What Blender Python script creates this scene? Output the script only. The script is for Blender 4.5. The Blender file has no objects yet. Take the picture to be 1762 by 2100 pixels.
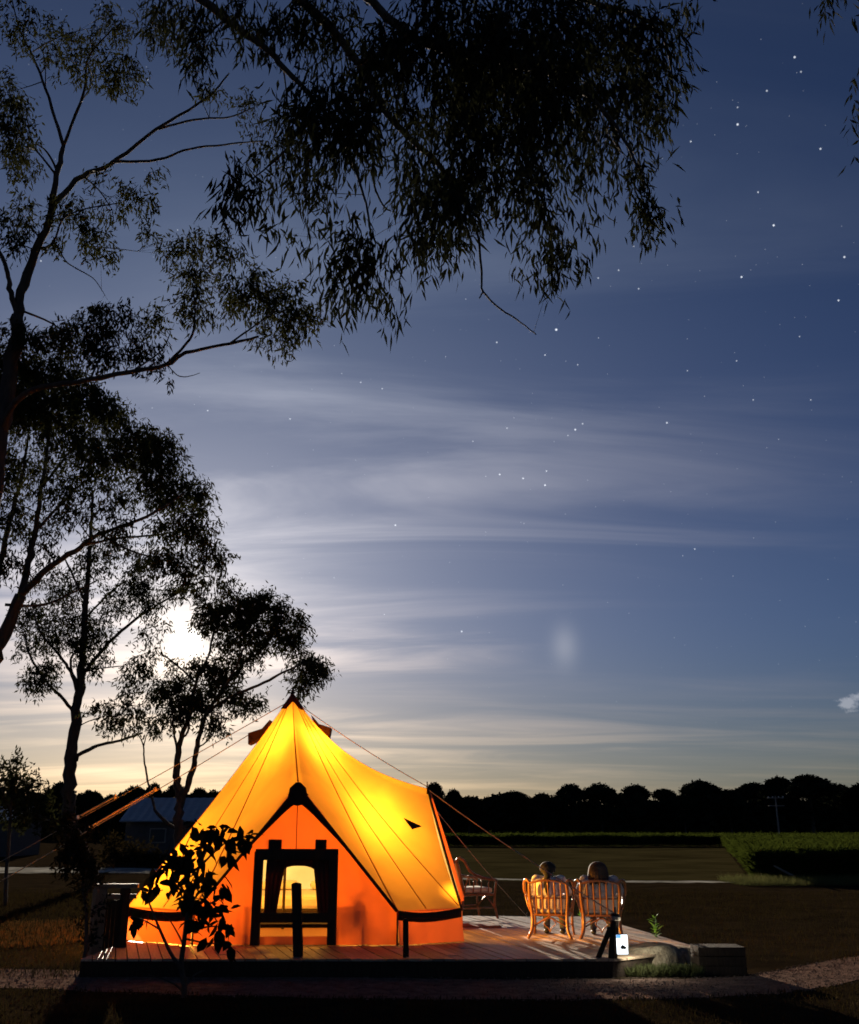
import bpy, bmesh, math, random
import numpy as np
from mathutils import Vector, Matrix

# ------------------------------------------------------------------ camera frame
W, H, FPX = 1762.0, 2100.0, 2005.0          # working picture frame and focal length in its pixels
YH = 1695.0                                  # height of the true horizon in that frame
TILT = math.atan((YH - H / 2) / FPX)
HC = 1.85                                    # camera height
DZ = 0.22                                    # deck height
CT, ST = math.cos(TILT), math.sin(TILT)
sc = bpy.context.scene
COL = sc.collection
rng = np.random.default_rng(7)
random.seed(7)

cd = bpy.data.cameras.new('camera'); cam = bpy.data.objects.new('camera', cd); COL.objects.link(cam)
cam.location = (0, 0, HC); cam.rotation_euler = (math.pi / 2 + TILT, 0, 0)
cd.sensor_fit = 'HORIZONTAL'; cd.sensor_width = 36.0; cd.lens = 36.0 * FPX / W
cd.clip_start = 0.05; cd.clip_end = 12000.0
sc.camera = cam

def ray(px, py):
    u, v = (px - W / 2) / FPX, (H / 2 - py) / FPX
    return Vector((u, CT - v * ST, ST + v * CT))
def P(px, py, d):
    r = ray(px, py); s = d / r.y
    return Vector((r.x * s, d, HC + r.z * s))
def G(px, py, z=0.0):
    r = ray(px, py); s = (z - HC) / r.z
    return Vector((r.x * s, r.y * s, z))
def GD(px, py): return G(px, py, DZ)
def mpp(d): return d / FPX * 0.97            # metres per frame pixel at distance d

# ------------------------------------------------------------------ sky, moon, exposure
MOON = ray(383, 1318).normalized()
M_EL = math.asin(MOON.z); M_AZ = math.atan2(MOON.x, MOON.y)
EXPOSURE = 1.0
SUN_W = 4.0
SKY_W = 1.0

world = bpy.data.worlds.new('World'); sc.world = world; world.use_nodes = True
nt = world.node_tree; nt.nodes.clear()
def N(t, **kw):
    n = nt.nodes.new(t)
    for k, v in kw.items():
        if k == 'inp':
            for i, x in v.items(): n.inputs[i].default_value = x
        else: setattr(n, k, v)
    return n
def L(a, b): nt.links.new(a, b)
def val(x):
    return x
def setin(sock, x):
    if hasattr(x, 'is_linked') or hasattr(x, 'links'): L(x, sock)
    else: sock.default_value = x
def math_(op, a, b=None, c=None, clamp=False):
    n = N('ShaderNodeMath', operation=op, use_clamp=clamp); setin(n.inputs[0], a)
    if b is not None: setin(n.inputs[1], b)
    if c is not None: setin(n.inputs[2], c)
    return n.outputs[0]
def vmath(op, a, b=None):
    n = N('ShaderNodeVectorMath', operation=op); setin(n.inputs[0], a)
    if b is not None: setin(n.inputs[1], b)
    return n.outputs['Value'] if op in ('DOT_PRODUCT', 'DISTANCE', 'LENGTH') else n.outputs[0]
def smap(x, a, b, c=0.0, d=1.0, kind='SMOOTHSTEP'):
    n = N('ShaderNodeMapRange', interpolation_type=kind); setin(n.inputs[0], x)
    for i, q in enumerate((a, b, c, d)): n.inputs[i + 1].default_value = q
    return n.outputs[0]
def mixc(f, a, b, mode='MIX'):
    n = N('ShaderNodeMix', data_type='RGBA', blend_type=mode); setin(n.inputs[0], f)
    setin(n.inputs[6], a); setin(n.inputs[7], b); return n.outputs[2]

tc = N('ShaderNodeTexCoord'); D = vmath('NORMALIZE', tc.outputs['Generated'])
sky = N('ShaderNodeTexSky', sky_type='NISHITA', sun_disc=False)
sky.sun_elevation = M_EL; sky.sun_rotation = M_AZ
sky.altitude = 120.0; sky.air_density = 1.0; sky.dust_density = 0.3; sky.ozone_density = 2.0
g = N('ShaderNodeGamma'); L(sky.outputs[0], g.inputs[0]); g.inputs[1].default_value = 1.1
skc = vmath('MULTIPLY', g.outputs[0], (0.0062 * SKY_W, 0.0086 * SKY_W, 0.0150 * SKY_W))
sep = N('ShaderNodeSeparateXYZ'); L(D, sep.inputs[0])
dist = vmath('DISTANCE', D, tuple(MOON))                      # chord to the moon
# thin cirrus sheet, lit by the moon behind it
den = math_('ADD', math_('MAXIMUM', sep.outputs[2], 0.0), 0.10)
cp = N('ShaderNodeCombineXYZ'); L(math_('DIVIDE', sep.outputs[0], den), cp.inputs[0]); L(math_('DIVIDE', sep.outputs[1], den), cp.inputs[1])
def noise(vec, scale, rot, loc, det=5.0, rough=0.55, dist_=0.0):
    m = N('ShaderNodeMapping'); L(vec, m.inputs[0]); m.inputs['Scale'].default_value = scale
    m.inputs['Rotation'].default_value = (0, 0, rot); m.inputs['Location'].default_value = loc
    n = N('ShaderNodeTexNoise'); L(m.outputs[0], n.inputs['Vector']); n.inputs['Scale'].default_value = 1.0
    n.inputs['Detail'].default_value = det; n.inputs['Roughness'].default_value = rough; n.inputs['Distortion'].default_value = dist_
    return n.outputs[0]
c1 = noise(cp.outputs[0], (0.55, 2.1, 1), 0.16, (2.3, 0.4, 0), 6, 0.56, 0.9)
c2 = noise(cp.outputs[0], (0.45, 0.7, 1), -0.3, (7.3, 4.4, 0), 4, 0.5, 0.5)
cl = math_('MULTIPLY', smap(c1, 0.36, 0.72), smap(c2, 0.30, 0.66))
fall = math_('POWER', 2.718, math_('MULTIPLY', dist, -4.9))
clw = math_('MULTIPLY', math_('ADD', math_('MULTIPLY', cl, 0.85), 0.46), math_('MULTIPLY', fall, 0.52))
wisp = math_('MULTIPLY', cl, math_('MULTIPLY', math_('POWER', 2.718, math_('MULTIPLY', dist, -3.4)), 0.040))
clw = math_('ADD', clw, wisp)
def scale_(col, f):
    n = N('ShaderNodeVectorMath', operation='SCALE'); setin(n.inputs[0], col); setin(n.inputs['Scale'], f); return n.outputs[0]
warm = mixc(smap(sep.outputs[2], 0.02, 0.30), (1.18, 0.78, 0.42, 1), (1.04, 0.93, 0.83, 1))
haz = mixc(smap(sep.outputs[2], 0.02, 0.20), (1.22, 0.97, 0.82, 1), (1, 1, 1, 1))
warm = mixc(smap(sep.outputs[2], 0.26, 0.60), warm, (0.78, 0.88, 1.0, 1))
tot = vmath('ADD', vmath('MULTIPLY', skc, haz), scale_(warm, clw))
# aureole of the hidden moon in the thin cloud, and the burnt-out disc
tot = vmath('ADD', tot, scale_((1.0, 0.84, 0.55), math_('MULTIPLY', math_('POWER', 2.718, math_('MULTIPLY', dist, -36.0)), 0.42)))
tot = vmath('ADD', tot, scale_((1.0, 0.95, 0.85), smap(dist, 0.017, 0.007, 0.0, 4.0)))
# moon dog on the 22 degree halo
dog = vmath('SUBTRACT', D, tuple(ray(1158, 1325).normalized()))
dog = vmath('LENGTH', vmath('MULTIPLY', dog, (1.0, 1.0, 0.62)))
tot = vmath('ADD', tot, scale_((1.0, 0.93, 0.82), math_('MULTIPLY', math_('POWER', 2.718, math_('MULTIPLY', math_('MULTIPLY', dog, dog), -6500.0)), 0.060)))
# one small cumulus low on the right
pq = vmath('SUBTRACT', D, tuple(ray(1745, 1440).normalized()))
pn = noise(D, (45, 45, 60), 0, (0.3, 1.2, 2.0), 4, 0.6)
puff = smap(math_('ADD', vmath('LENGTH', vmath('MULTIPLY', pq, (0.8, 1, 1.7))), math_('MULTIPLY', pn, 0.045)), 0.034, 0.026)
tot = vmath('ADD', tot, scale_((1.0, 0.95, 0.95), math_('MULTIPLY', puff, 0.11)))
# stars
STARS = [(1141, 676, 1.0), (1180, 881, .7), (1195, 869, .45), (1165, 893, .3), (1025, 973, .6), (1073, 981, .6), (1118, 995, .7),
         (1121, 966, .5), (1118, 728, .45), (1019, 702, .5), (811, 1077, .6), (947, 1295, .7), (1368, 867, .6), (1425, 1126, .4),
         (1513, 255, .8), (1513, 220, .35), (1573, 186, .5), (1587, 462, .8), (1521, 568, .7), (1732, 527, .7), (1720, 616, .6), (1683, 305, .6),
         (1630, 117, .7), (1643, 147, .4), (1417, 290, .5), (1362, 472, .6), (1555, 394, .5), (1227, 570, .4), (1310, 592, .4),
         (1269, 554, .4), (1511, 740, .35), (1545, 820, .35), (1663, 820, .3), (740, 784, .35), (784, 797, .35), (595, 859, .4), (426, 842, .4),
         (1300, 505, .3), (1185, 748, .35), (1040, 878, .35), (970, 905, .3), (1410, 760, .3), (1640, 690, .3), (302, 163, .5), (84, 535, .4)]
st = None
for px, py, b in STARS:
    q = smap(vmath('DISTANCE', D, tuple(ray(px, py).normalized())), 0.0008 + 0.0007 * b, 0.0002, 0.0, 0.62 * b, 'LINEAR')
    st = q if st is None else math_('ADD', st, q)
for sca, thr, br in ((46.0, 0.042, 0.22), (95.0, 0.075, 0.09)):
    v = N('ShaderNodeTexVoronoi', feature='F1'); L(D, v.inputs['Vector']); v.inputs['Scale'].default_value = sca
    sv = N('ShaderNodeSeparateColor'); L(v.outputs['Color'], sv.inputs[0])
    st = math_('ADD', st, math_('MULTIPLY', smap(v.outputs['Distance'], thr, thr * .3), math_('MULTIPLY', sv.outputs[0], br)))
st = math_('MULTIPLY', st, smap(sep.outputs[2], 0.06, 0.25))
tot = vmath('ADD', tot, scale_((0.92, 0.96, 1.0), st))
bg = N('ShaderNodeBackground'); L(tot, bg.inputs[0]); bg.inputs[1].default_value = 1.0
wo = N('ShaderNodeOutputWorld'); L(bg.outputs[0], wo.inputs[0])

sl = bpy.data.lights.new('moonlight', 'SUN'); sl.energy = SUN_W; sl.angle = math.radians(0.6); sl.color = (1.0, 0.88, 0.70)
so = bpy.data.objects.new('moonlight', sl); COL.objects.link(so)
so.rotation_euler = (-MOON).to_track_quat('-Z', 'Y').to_euler(); so.location = MOON * 60

vs = sc.view_settings; vs.view_transform = 'Standard'; vs.look = 'None'; vs.gamma = 1.0; vs.exposure = EXPOSURE; vs.use_curve_mapping = False
sc.cycles.use_denoising = True
sc.cycles.max_bounces = 8; sc.cycles.transmission_bounces = 6; sc.cycles.diffuse_bounces = 4; sc.cycles.transparent_max_bounces = 8
sc.cycles.sample_clamp_indirect = 4.0
sc.cycles.filter_width = 1.7
sc.cycles.use_adaptive_sampling = True; sc.cycles.adaptive_threshold = 0.025; sc.cycles.adaptive_min_samples = 12
world.cycles.sampling_method = 'MANUAL'; world.cycles.sample_map_resolution = 512

# ------------------------------------------------------------------ materials
MATS = {}
def mat(name, c1, c2=None, rough=0.7, scale=8.0, bump=0.0, bscale=None, trans=None, twt=0.0, emit=None, estr=0.0, metal=0.0, stretch=(1, 1, 1), spec=0.5, coord='Object'):
    m = bpy.data.materials.new(name); m.use_nodes = True; t = m.node_tree; b = t.nodes['Principled BSDF']; out = t.nodes['Material Output']
    b.inputs['Roughness'].default_value = rough; b.inputs['Metallic'].default_value = metal
    b.inputs['Specular IOR Level'].default_value = spec
    co = t.nodes.new('ShaderNodeTexCoord'); mp = t.nodes.new('ShaderNodeMapping'); mp.inputs['Scale'].default_value = stretch
    t.links.new(co.outputs[coord], mp.inputs[0])
    no = t.nodes.new('ShaderNodeTexNoise'); no.inputs['Scale'].default_value = scale; no.inputs['Detail'].default_value = 6
    no.inputs['Roughness'].default_value = 0.62
    t.links.new(mp.outputs[0], no.inputs['Vector'])
    rp = t.nodes.new('ShaderNodeValToRGB'); rp.color_ramp.elements[0].position = 0.3; rp.color_ramp.elements[1].position = 0.7
    rp.color_ramp.elements[0].color = (*c1, 1); rp.color_ramp.elements[1].color = (*(c2 or c1), 1)
    t.links.new(no.outputs[0], rp.inputs[0]); t.links.new(rp.outputs[0], b.inputs['Base Color'])
    if bump:
        n2 = t.nodes.new('ShaderNodeTexNoise'); n2.inputs['Scale'].default_value = bscale or scale * 4; n2.inputs['Detail'].default_value = 4
        t.links.new(mp.outputs[0], n2.inputs['Vector'])
        bu = t.nodes.new('ShaderNodeBump'); bu.inputs['Strength'].default_value = bump; bu.inputs['Distance'].default_value = 0.03
        t.links.new(n2.outputs[0], bu.inputs['Height']); t.links.new(bu.outputs[0], b.inputs['Normal'])
    if emit:
        b.inputs['Emission Color'].default_value = (*emit, 1); b.inputs['Emission Strength'].default_value = estr
    if trans:
        tr = t.nodes.new('ShaderNodeBsdfTranslucent'); mx = t.nodes.new('ShaderNodeMixShader'); mx.inputs[0].default_value = twt
        mm = t.nodes.new('ShaderNodeMix'); mm.data_type = 'RGBA'; mm.blend_type = 'MULTIPLY'; mm.inputs[0].default_value = 0.5
        mm.inputs[6].default_value = (*trans, 1); mm.inputs[0].default_value = 1.0
        n3 = t.nodes.new('ShaderNodeTexNoise'); n3.inputs['Scale'].default_value = scale * .55; n3.inputs['Detail'].default_value = 5; n3.inputs['Distortion'].default_value = 0.6
        t.links.new(mp.outputs[0], n3.inputs['Vector']); r3 = t.nodes.new('ShaderNodeMapRange'); t.links.new(n3.outputs[0], r3.inputs[0])
        r3.inputs[1].default_value = .3; r3.inputs[2].default_value = .7; r3.inputs[3].default_value = .70; r3.inputs[4].default_value = 1.0; t.links.new(r3.outputs[0], mm.inputs[7])
        t.links.new(mm.outputs[2], tr.inputs[0]); t.links.new(b.outputs[0], mx.inputs[1]); t.links.new(tr.outputs[0], mx.inputs[2])
        t.links.new(mx.outputs[0], out.inputs[0])
    MATS[name] = m; return m

mat('grass_ground', (0.014, 0.010, 0.006), (0.034, 0.022, 0.012), 1.0, 1.3, 0.5, 14, spec=0.0)
mat('gravel', (0.085, 0.050, 0.038), (0.23, 0.145, 0.108), 1.0, 5.5, 0.6, 70, spec=0.0)
mat('pale_gravel', (0.06, 0.05, 0.035), (0.52, 0.49, 0.42), 1.0, 0.9, 0.3, 30, spec=0.0)
mat('field', (0.022, 0.017, 0.007), (0.062, 0.050, 0.020), 1.0, 0.22, 0.4, 6, spec=0.0)
mat('deck_wood', (0.34, 0.22, 0.13), (0.56, 0.40, 0.26), 0.5, 3.0, 0.35, 26, stretch=(1, 14, 14), spec=0.5)
def vary(name, lo, hi):                      # each board its own tone
    t = MATS[name].node_tree; b = t.nodes['Principled BSDF']; src_ = b.inputs['Base Color'].links[0].from_socket
    oi = t.nodes.new('ShaderNodeObjectInfo'); mr = t.nodes.new('ShaderNodeMapRange'); mr.inputs[3].default_value = lo; mr.inputs[4].default_value = hi
    t.links.new(oi.outputs['Random'], mr.inputs[0]); m_ = t.nodes.new('ShaderNodeVectorMath'); m_.operation = 'SCALE'
    t.links.new(src_, m_.inputs[0]); t.links.new(mr.outputs[0], m_.inputs['Scale']); t.links.new(m_.outputs[0], b.inputs['Base Color'])
vary('deck_wood', 0.55, 1.15)
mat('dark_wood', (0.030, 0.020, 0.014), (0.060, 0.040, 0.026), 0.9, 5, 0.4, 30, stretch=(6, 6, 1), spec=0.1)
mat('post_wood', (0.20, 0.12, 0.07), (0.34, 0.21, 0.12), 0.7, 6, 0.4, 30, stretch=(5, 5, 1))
mat('cane', (0.20, 0.075, 0.026), (0.32, 0.13, 0.048), 0.32, 14, 0.1, 40)
mat('cushion', (0.62, 0.52, 0.40), (0.72, 0.62, 0.50), 0.85, 20, 0.15, 160)
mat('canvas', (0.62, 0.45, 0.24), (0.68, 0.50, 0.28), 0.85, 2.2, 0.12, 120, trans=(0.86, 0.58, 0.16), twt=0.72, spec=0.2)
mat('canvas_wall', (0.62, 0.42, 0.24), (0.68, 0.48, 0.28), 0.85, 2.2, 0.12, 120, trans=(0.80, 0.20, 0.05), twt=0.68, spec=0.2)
mat('canvas_trim', (0.055, 0.022, 0.014), (0.075, 0.030, 0.018), 0.85, 6, 0.1, 120, trans=(0.05, 0.016, 0.008), twt=0.3, spec=0.2)
mat('seam_cloth', (0.45, 0.22, 0.08), None, 0.85, 6, trans=(0.62, 0.30, 0.07), twt=0.7, spec=0.1)
mat('vent_cloth', (0.16, 0.035, 0.020), (0.20, 0.05, 0.025), 0.85, 6, trans=(0.24, 0.05, 0.02), twt=0.5, spec=0.2)
mat('rope', (0.34, 0.26, 0.18), (0.42, 0.33, 0.23), 0.8, 40)
mat('strap', (0.80, 0.48, 0.16), (0.88, 0.56, 0.20), 0.5, 20)
mat('bark', (0.050, 0.036, 0.027), (0.10, 0.075, 0.058), 0.9, 6, 0.6, 22, stretch=(2, 2, 0.5), spec=0.15)
mat('gum_leaf', (0.020, 0.024, 0.012), (0.040, 0.042, 0.022), 1.0, 1.7, trans=(0.05, 0.05, 0.016), twt=0.16, spec=0.0)
mat('near_leaf', (0.018, 0.019, 0.012), (0.034, 0.034, 0.022), 1.0, 2.2, trans=(0.022, 0.024, 0.010), twt=0.12, spec=0.0)
mat('sapling_leaf', (0.014, 0.014, 0.008), (0.024, 0.024, 0.013), 1.0, 9, trans=(0.02, 0.012, 0.004), twt=0.1, spec=0.0)
mat('far_leaf', (0.016, 0.018, 0.010), (0.028, 0.030, 0.016), 1.0, 0.3, spec=0.0)
mat('crop_leaf', (0.018, 0.030, 0.006), (0.046, 0.060, 0.013), 1.0, 0.8, trans=(0.05, 0.065, 0.010), twt=0.3, spec=0.0)
mat('grass_blade', (0.020, 0.015, 0.007), (0.052, 0.036, 0.016), 1.0, 1.2, trans=(0.035, 0.024, 0.008), twt=0.2, spec=0.0)
mat('verge_blade', (0.05, 0.06, 0.02), (0.12, 0.12, 0.05), 1.0, 2.5, trans=(0.12, 0.12, 0.04), twt=0.3, spec=0.0)
mat('lush_leaf', (0.10, 0.22, 0.02), (0.17, 0.34, 0.04), 0.5, 9, trans=(0.22, 0.42, 0.04), twt=0.4)
mat('sandstone', (0.17, 0.12, 0.075), (0.44, 0.35, 0.23), 1.0, 11, 1.0, 30, spec=0.05)
mat('roof_metal', (0.20, 0.24, 0.26), (0.26, 0.30, 0.32), 0.45, 3, metal=0.3)
mat('shed_wall', (0.06, 0.05, 0.045), (0.09, 0.075, 0.065), 0.9, 5)
mat('pole_wood', (0.20, 0.18, 0.15), (0.28, 0.25, 0.21), 0.9, 5)
mat('skin', (0.50, 0.31, 0.22), (0.54, 0.34, 0.24), 0.5, 20)
mat('hair_dark', (0.006, 0.005, 0.004), (0.013, 0.010, 0.008), 0.8, 30, stretch=(8, 8, 1))
mat('hair_brown', (0.025, 0.012, 0.007), (0.055, 0.027, 0.014), 0.75, 30, stretch=(8, 8, 1))
mat('top_white', (0.62, 0.57, 0.55), (0.70, 0.66, 0.64), 0.85, 10, 0.15, 60)
mat('top_grey', (0.36, 0.33, 0.34), (0.44, 0.41, 0.42), 0.85, 10, 0.15, 60)
mat('jeans', (0.05, 0.06, 0.09), (0.08, 0.09, 0.13), 0.85, 30)
mat('eye', (0.03, 0.02, 0.015), None, 0.2)
mat('lip', (0.40, 0.17, 0.14), None, 0.5)
mat('white_enamel', (0.80, 0.80, 0.80), None, 0.5)
mat('lamp_panel', (0.85, 0.88, 0.92), None, 0.4, emit=(0.85, 0.93, 1.0), estr=1.6)
mat('lamp_blue', (0.10, 0.30, 0.65), None, 0.4, emit=(0.15, 0.45, 1.0), estr=0.6)
mat('bulb', (0.9, 0.7, 0.4), None, 0.4, emit=(1.0, 0.60, 0.22), estr=10.0)
mat('shade', (0.70, 0.52, 0.30), None, 0.8, trans=(0.9, 0.6, 0.25), twt=0.6)
mat('curtain', (0.060, 0.020, 0.012), (0.10, 0.035, 0.020), 0.9, 7, trans=(0.10, 0.022, 0.008), twt=0.35)
mat('black_metal', (0.012, 0.012, 0.012), (0.02, 0.02, 0.02), 0.5, 20)
mat('rug', (0.16, 0.07, 0.035), (0.22, 0.10, 0.05), 0.95, 30, 0.3, 80)
mat('linen', (0.66, 0.60, 0.50), (0.72, 0.66, 0.56), 0.9, 10)

# ------------------------------------------------------------------ mesh helpers
def link(o, parent=None):
    COL.objects.link(o)
    if parent is not None: o.parent = parent
    return o
def tag(o, label=None, cat=None, group=None, kind=None):
    if label: o['label'] = label
    if cat: o['category'] = cat
    if group: o['group'] = group
    if kind: o['kind'] = kind
    return o
def thing(name, label, cat, group=None, loc=(0, 0, 0), rz=0.0):
    o = bpy.data.objects.new(name, None); o.empty_display_size = 0.2; link(o); o.location = loc; o.rotation_euler.z = rz
    return tag(o, label, cat, group)

class MB:
    def __init__(s): s.v = []; s.f = []
    def box(s, a, b, rot=None, c=None):
        n = len(s.v)
        for x in (a[0], b[0]):
            for y in (a[1], b[1]):
                for z in (a[2], b[2]): s.v.append(Vector((x, y, z)))
        for f in ((0, 1, 3, 2), (4, 6, 7, 5), (0, 4, 5, 1), (2, 3, 7, 6), (0, 2, 6, 4), (1, 5, 7, 3)): s.f.append([n + i for i in f])
        return s
    def tube(s, pts, rad, sides=7, cap=True):
        pts = [Vector(p) for p in pts]; m = len(pts)
        if not hasattr(rad, '__len__'): rad = [rad] * m
        base = len(s.v); up = None
        for i, p in enumerate(pts):
            t = (pts[min(i + 1, m - 1)] - pts[max(i - 1, 0)])
            t = t.normalized() if t.length > 1e-9 else Vector((0, 0, 1))
            if up is None: up = Vector((0, 0, 1)) if abs(t.z) < 0.9 else Vector((1, 0, 0))
            a = t.cross(up)
            if a.length < 1e-6: a = t.cross(Vector((0, 1, 0)))
            a.normalize(); b = a.cross(t).normalized(); up = b
            for k in range(sides):
                an = 2 * math.pi * k / sides
                s.v.append(p + (a * math.cos(an) + b * math.sin(an)) * rad[i])
        for i in range(m - 1):
            for k in range(sides):
                k2 = (k + 1) % sides
                s.f.append([base + i * sides + k, base + i * sides + k2, base + (i + 1) * sides + k2, base + (i + 1) * sides + k])
        if cap:
            s.f.append([base + k for k in reversed(range(sides))]); s.f.append([base + (m - 1) * sides + k for k in range(sides)])
        return s
    def lathe(s, prof, c=(0, 0, 0), sides=16):
        n = len(s.v); c = Vector(c)
        for r, z in prof:
            for k in range(sides):
                a = 2 * math.pi * k / sides; s.v.append(c + Vector((r * math.cos(a), r * math.sin(a), z)))
        for i in range(len(prof) - 1):
            for k in range(sides):
                k2 = (k + 1) % sides; s.f.append([n + i * sides + k, n + i * sides + k2, n + (i + 1) * sides + k2, n + (i + 1) * sides + k])
        s.f.append([n + k for k in reversed(range(sides))]); m = n + (len(prof) - 1) * sides; s.f.append([m + k for k in range(sides)])
        return s
    def prism(s, poly, z0, z1):
        n = len(s.v); k = len(poly)
        for z in (z0, z1):
            for x, y in poly: s.v.append(Vector((x, y, z)))
        s.f.append([n + i for i in reversed(range(k))]); s.f.append([n + k + i for i in range(k)])
        for i in range(k):
            j = (i + 1) % k; s.f.append([n + i, n + j, n + k + j, n + k + i])
        return s
    def grid(s, rows):
        n = len(s.v); a = len(rows); b = len(rows[0])
        for r in rows: s.v.extend(Vector(p) for p in r)
        for i in range(a - 1):
            for j in range(b - 1): s.f.append([n + i * b + j, n + i * b + j + 1, n + (i + 1) * b + j + 1, n + (i + 1) * b + j])
        return s
    def mesh(s, name, m, smooth=False):
        me = bpy.data.meshes.new(name); me.from_pydata([tuple(v) for v in s.v], [], s.f); me.update()
        me.materials.append(MATS[m] if isinstance(m, str) else m)
        if smooth: me.polygons.foreach_set('use_smooth', [True] * len(me.polygons))
        return me
    def build(s, name, m, parent=None, smooth=False, bevel=0.0, solid=0.0):
        o = bpy.data.objects.new(name, s.mesh(name, m, smooth)); link(o, parent)
        if solid:
            q = o.modifiers.new('solid', 'SOLIDIFY'); q.thickness = solid; q.offset = 0
        if bevel:
            q = o.modifiers.new('bevel', 'BEVEL'); q.width = bevel; q.segments = 2; q.limit_method = 'ANGLE'
        return o

def quads_obj(name, V, m, parent=None):
    """V: (n,4,3) array of quads -> one mesh object"""
    n = len(V); me = bpy.data.meshes.new(name)
    me.vertices.add(n * 4); me.vertices.foreach_set('co', V.reshape(-1).astype(np.float32))
    me.loops.add(n * 4); me.loops.foreach_set('vertex_index', np.arange(n * 4, dtype=np.int32))
    me.polygons.add(n); me.polygons.foreach_set('loop_start', np.arange(0, n * 4, 4, dtype=np.int32)); me.polygons.foreach_set('loop_total', np.full(n, 4, dtype=np.int32))
    me.update(calc_edges=True); me.materials.append(MATS[m])
    return link(bpy.data.objects.new(name, me), parent)

def unit(a): return a / np.maximum(np.linalg.norm(a, axis=1, keepdims=True), 1e-9)
def leaf_quads(pos, dirs, ln, wd):
    n = len(pos); dirs = unit(dirs); side = unit(np.cross(dirs, rng.normal(size=(n, 3)))); nor = np.cross(dirs, side)
    ln = np.asarray(ln).reshape(-1, 1); wd = np.asarray(wd).reshape(-1, 1)
    V = np.empty((n, 4, 3)); V[:, 0] = pos
    mid = pos + dirs * ln * .42 + nor * ln * .07
    V[:, 1] = mid + side * wd * .5; V[:, 2] = pos + dirs * ln; V[:, 3] = mid - side * wd * .5
    return V

def catmull(pts, k=5):
    pts = [Vector(p) for p in pts]
    if len(pts) < 3: return [pts[0].lerp(pts[-1], i / k) for i in range(k + 1)]
    out = []
    for i in range(len(pts) - 1):
        p0 = pts[max(i - 1, 0)]; p1 = pts[i]; p2 = pts[i + 1]; p3 = pts[min(i + 2, len(pts) - 1)]
        for j in range(k):
            t = j / k
            out.append(0.5 * ((2 * p1) + (p2 - p0) * t + (2 * p0 - 5 * p1 + 4 * p2 - p3) * t * t + (3 * p1 - p0 - 3 * p2 + p3) * t ** 3))
    out.append(pts[-1]); return out

# ------------------------------------------------------------------ ground, fields, tracks
def sheet(name, poly, z, m, thick=0.0):
    b = MB()
    b.v = [Vector((p[0], p[1], z)) for p in poly]; b.f = [list(range(len(poly)))]
    return tag(b.build(name, m), kind='structure')
gb = MB(); S = 6000.0
gb.v = [Vector((-S, -S, 0)), Vector((S, -S, 0)), Vector((S, S, 0)), Vector((-S, S, 0))]; gb.f = [[0, 1, 2, 3]]
tag(gb.build('ground', 'grass_ground'), kind='structure')
fp = [G(700, 1804), G(1545, 1812), G(1484, 1737), G(880, 1737), G(640, 1737)]
sheet('field', fp, 0.004, 'field')
tk_top = [(-160, 1777), (60, 1779), (320, 1781), (600, 1790), (900, 1800), (1150, 1804), (1300, 1806), (1460, 1807.5), (1552, 1808.5)]
tk_bot = [(-160, 1791), (60, 1791), (320, 1791), (600, 1797), (900, 1803.5), (1150, 1807.5), (1300, 1810), (1460, 1811), (1552, 1811)]
tp = [G(*q) for q in tk_bot] + [G(x, y) for x, y in reversed(tk_top)]
tp = catmull(tp, 6)
for i, p in enumerate(tp): p.y += rng.uniform(-.3, .3)
sheet('track', tp, 0.008, 'pale_gravel')
pth_f = [(-250, 2020), (-60, 2024), (120, 2031), (480, 2043), (800, 2049), (1150, 2051), (1400, 2047), (1560, 2040), (1660, 2030), (1740, 2016), (1800, 1996), (1850, 1972)]
pth_b = [(-250, 1982), (-60, 1984), (120, 1990), (480, 2002), (800, 2007), (1150, 2009), (1400, 2008), (1530, 2003), (1590, 1992), (1680, 1975), (1760, 1962), (1820, 1955)]
pp = catmull([G(*q) for q in pth_f], 4) + list(reversed(catmull([G(*q) for q in pth_b], 4)))
for p in pp: p.y += rng.uniform(-.05, .05)
sheet('path', pp, 0.004, 'gravel')

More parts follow.
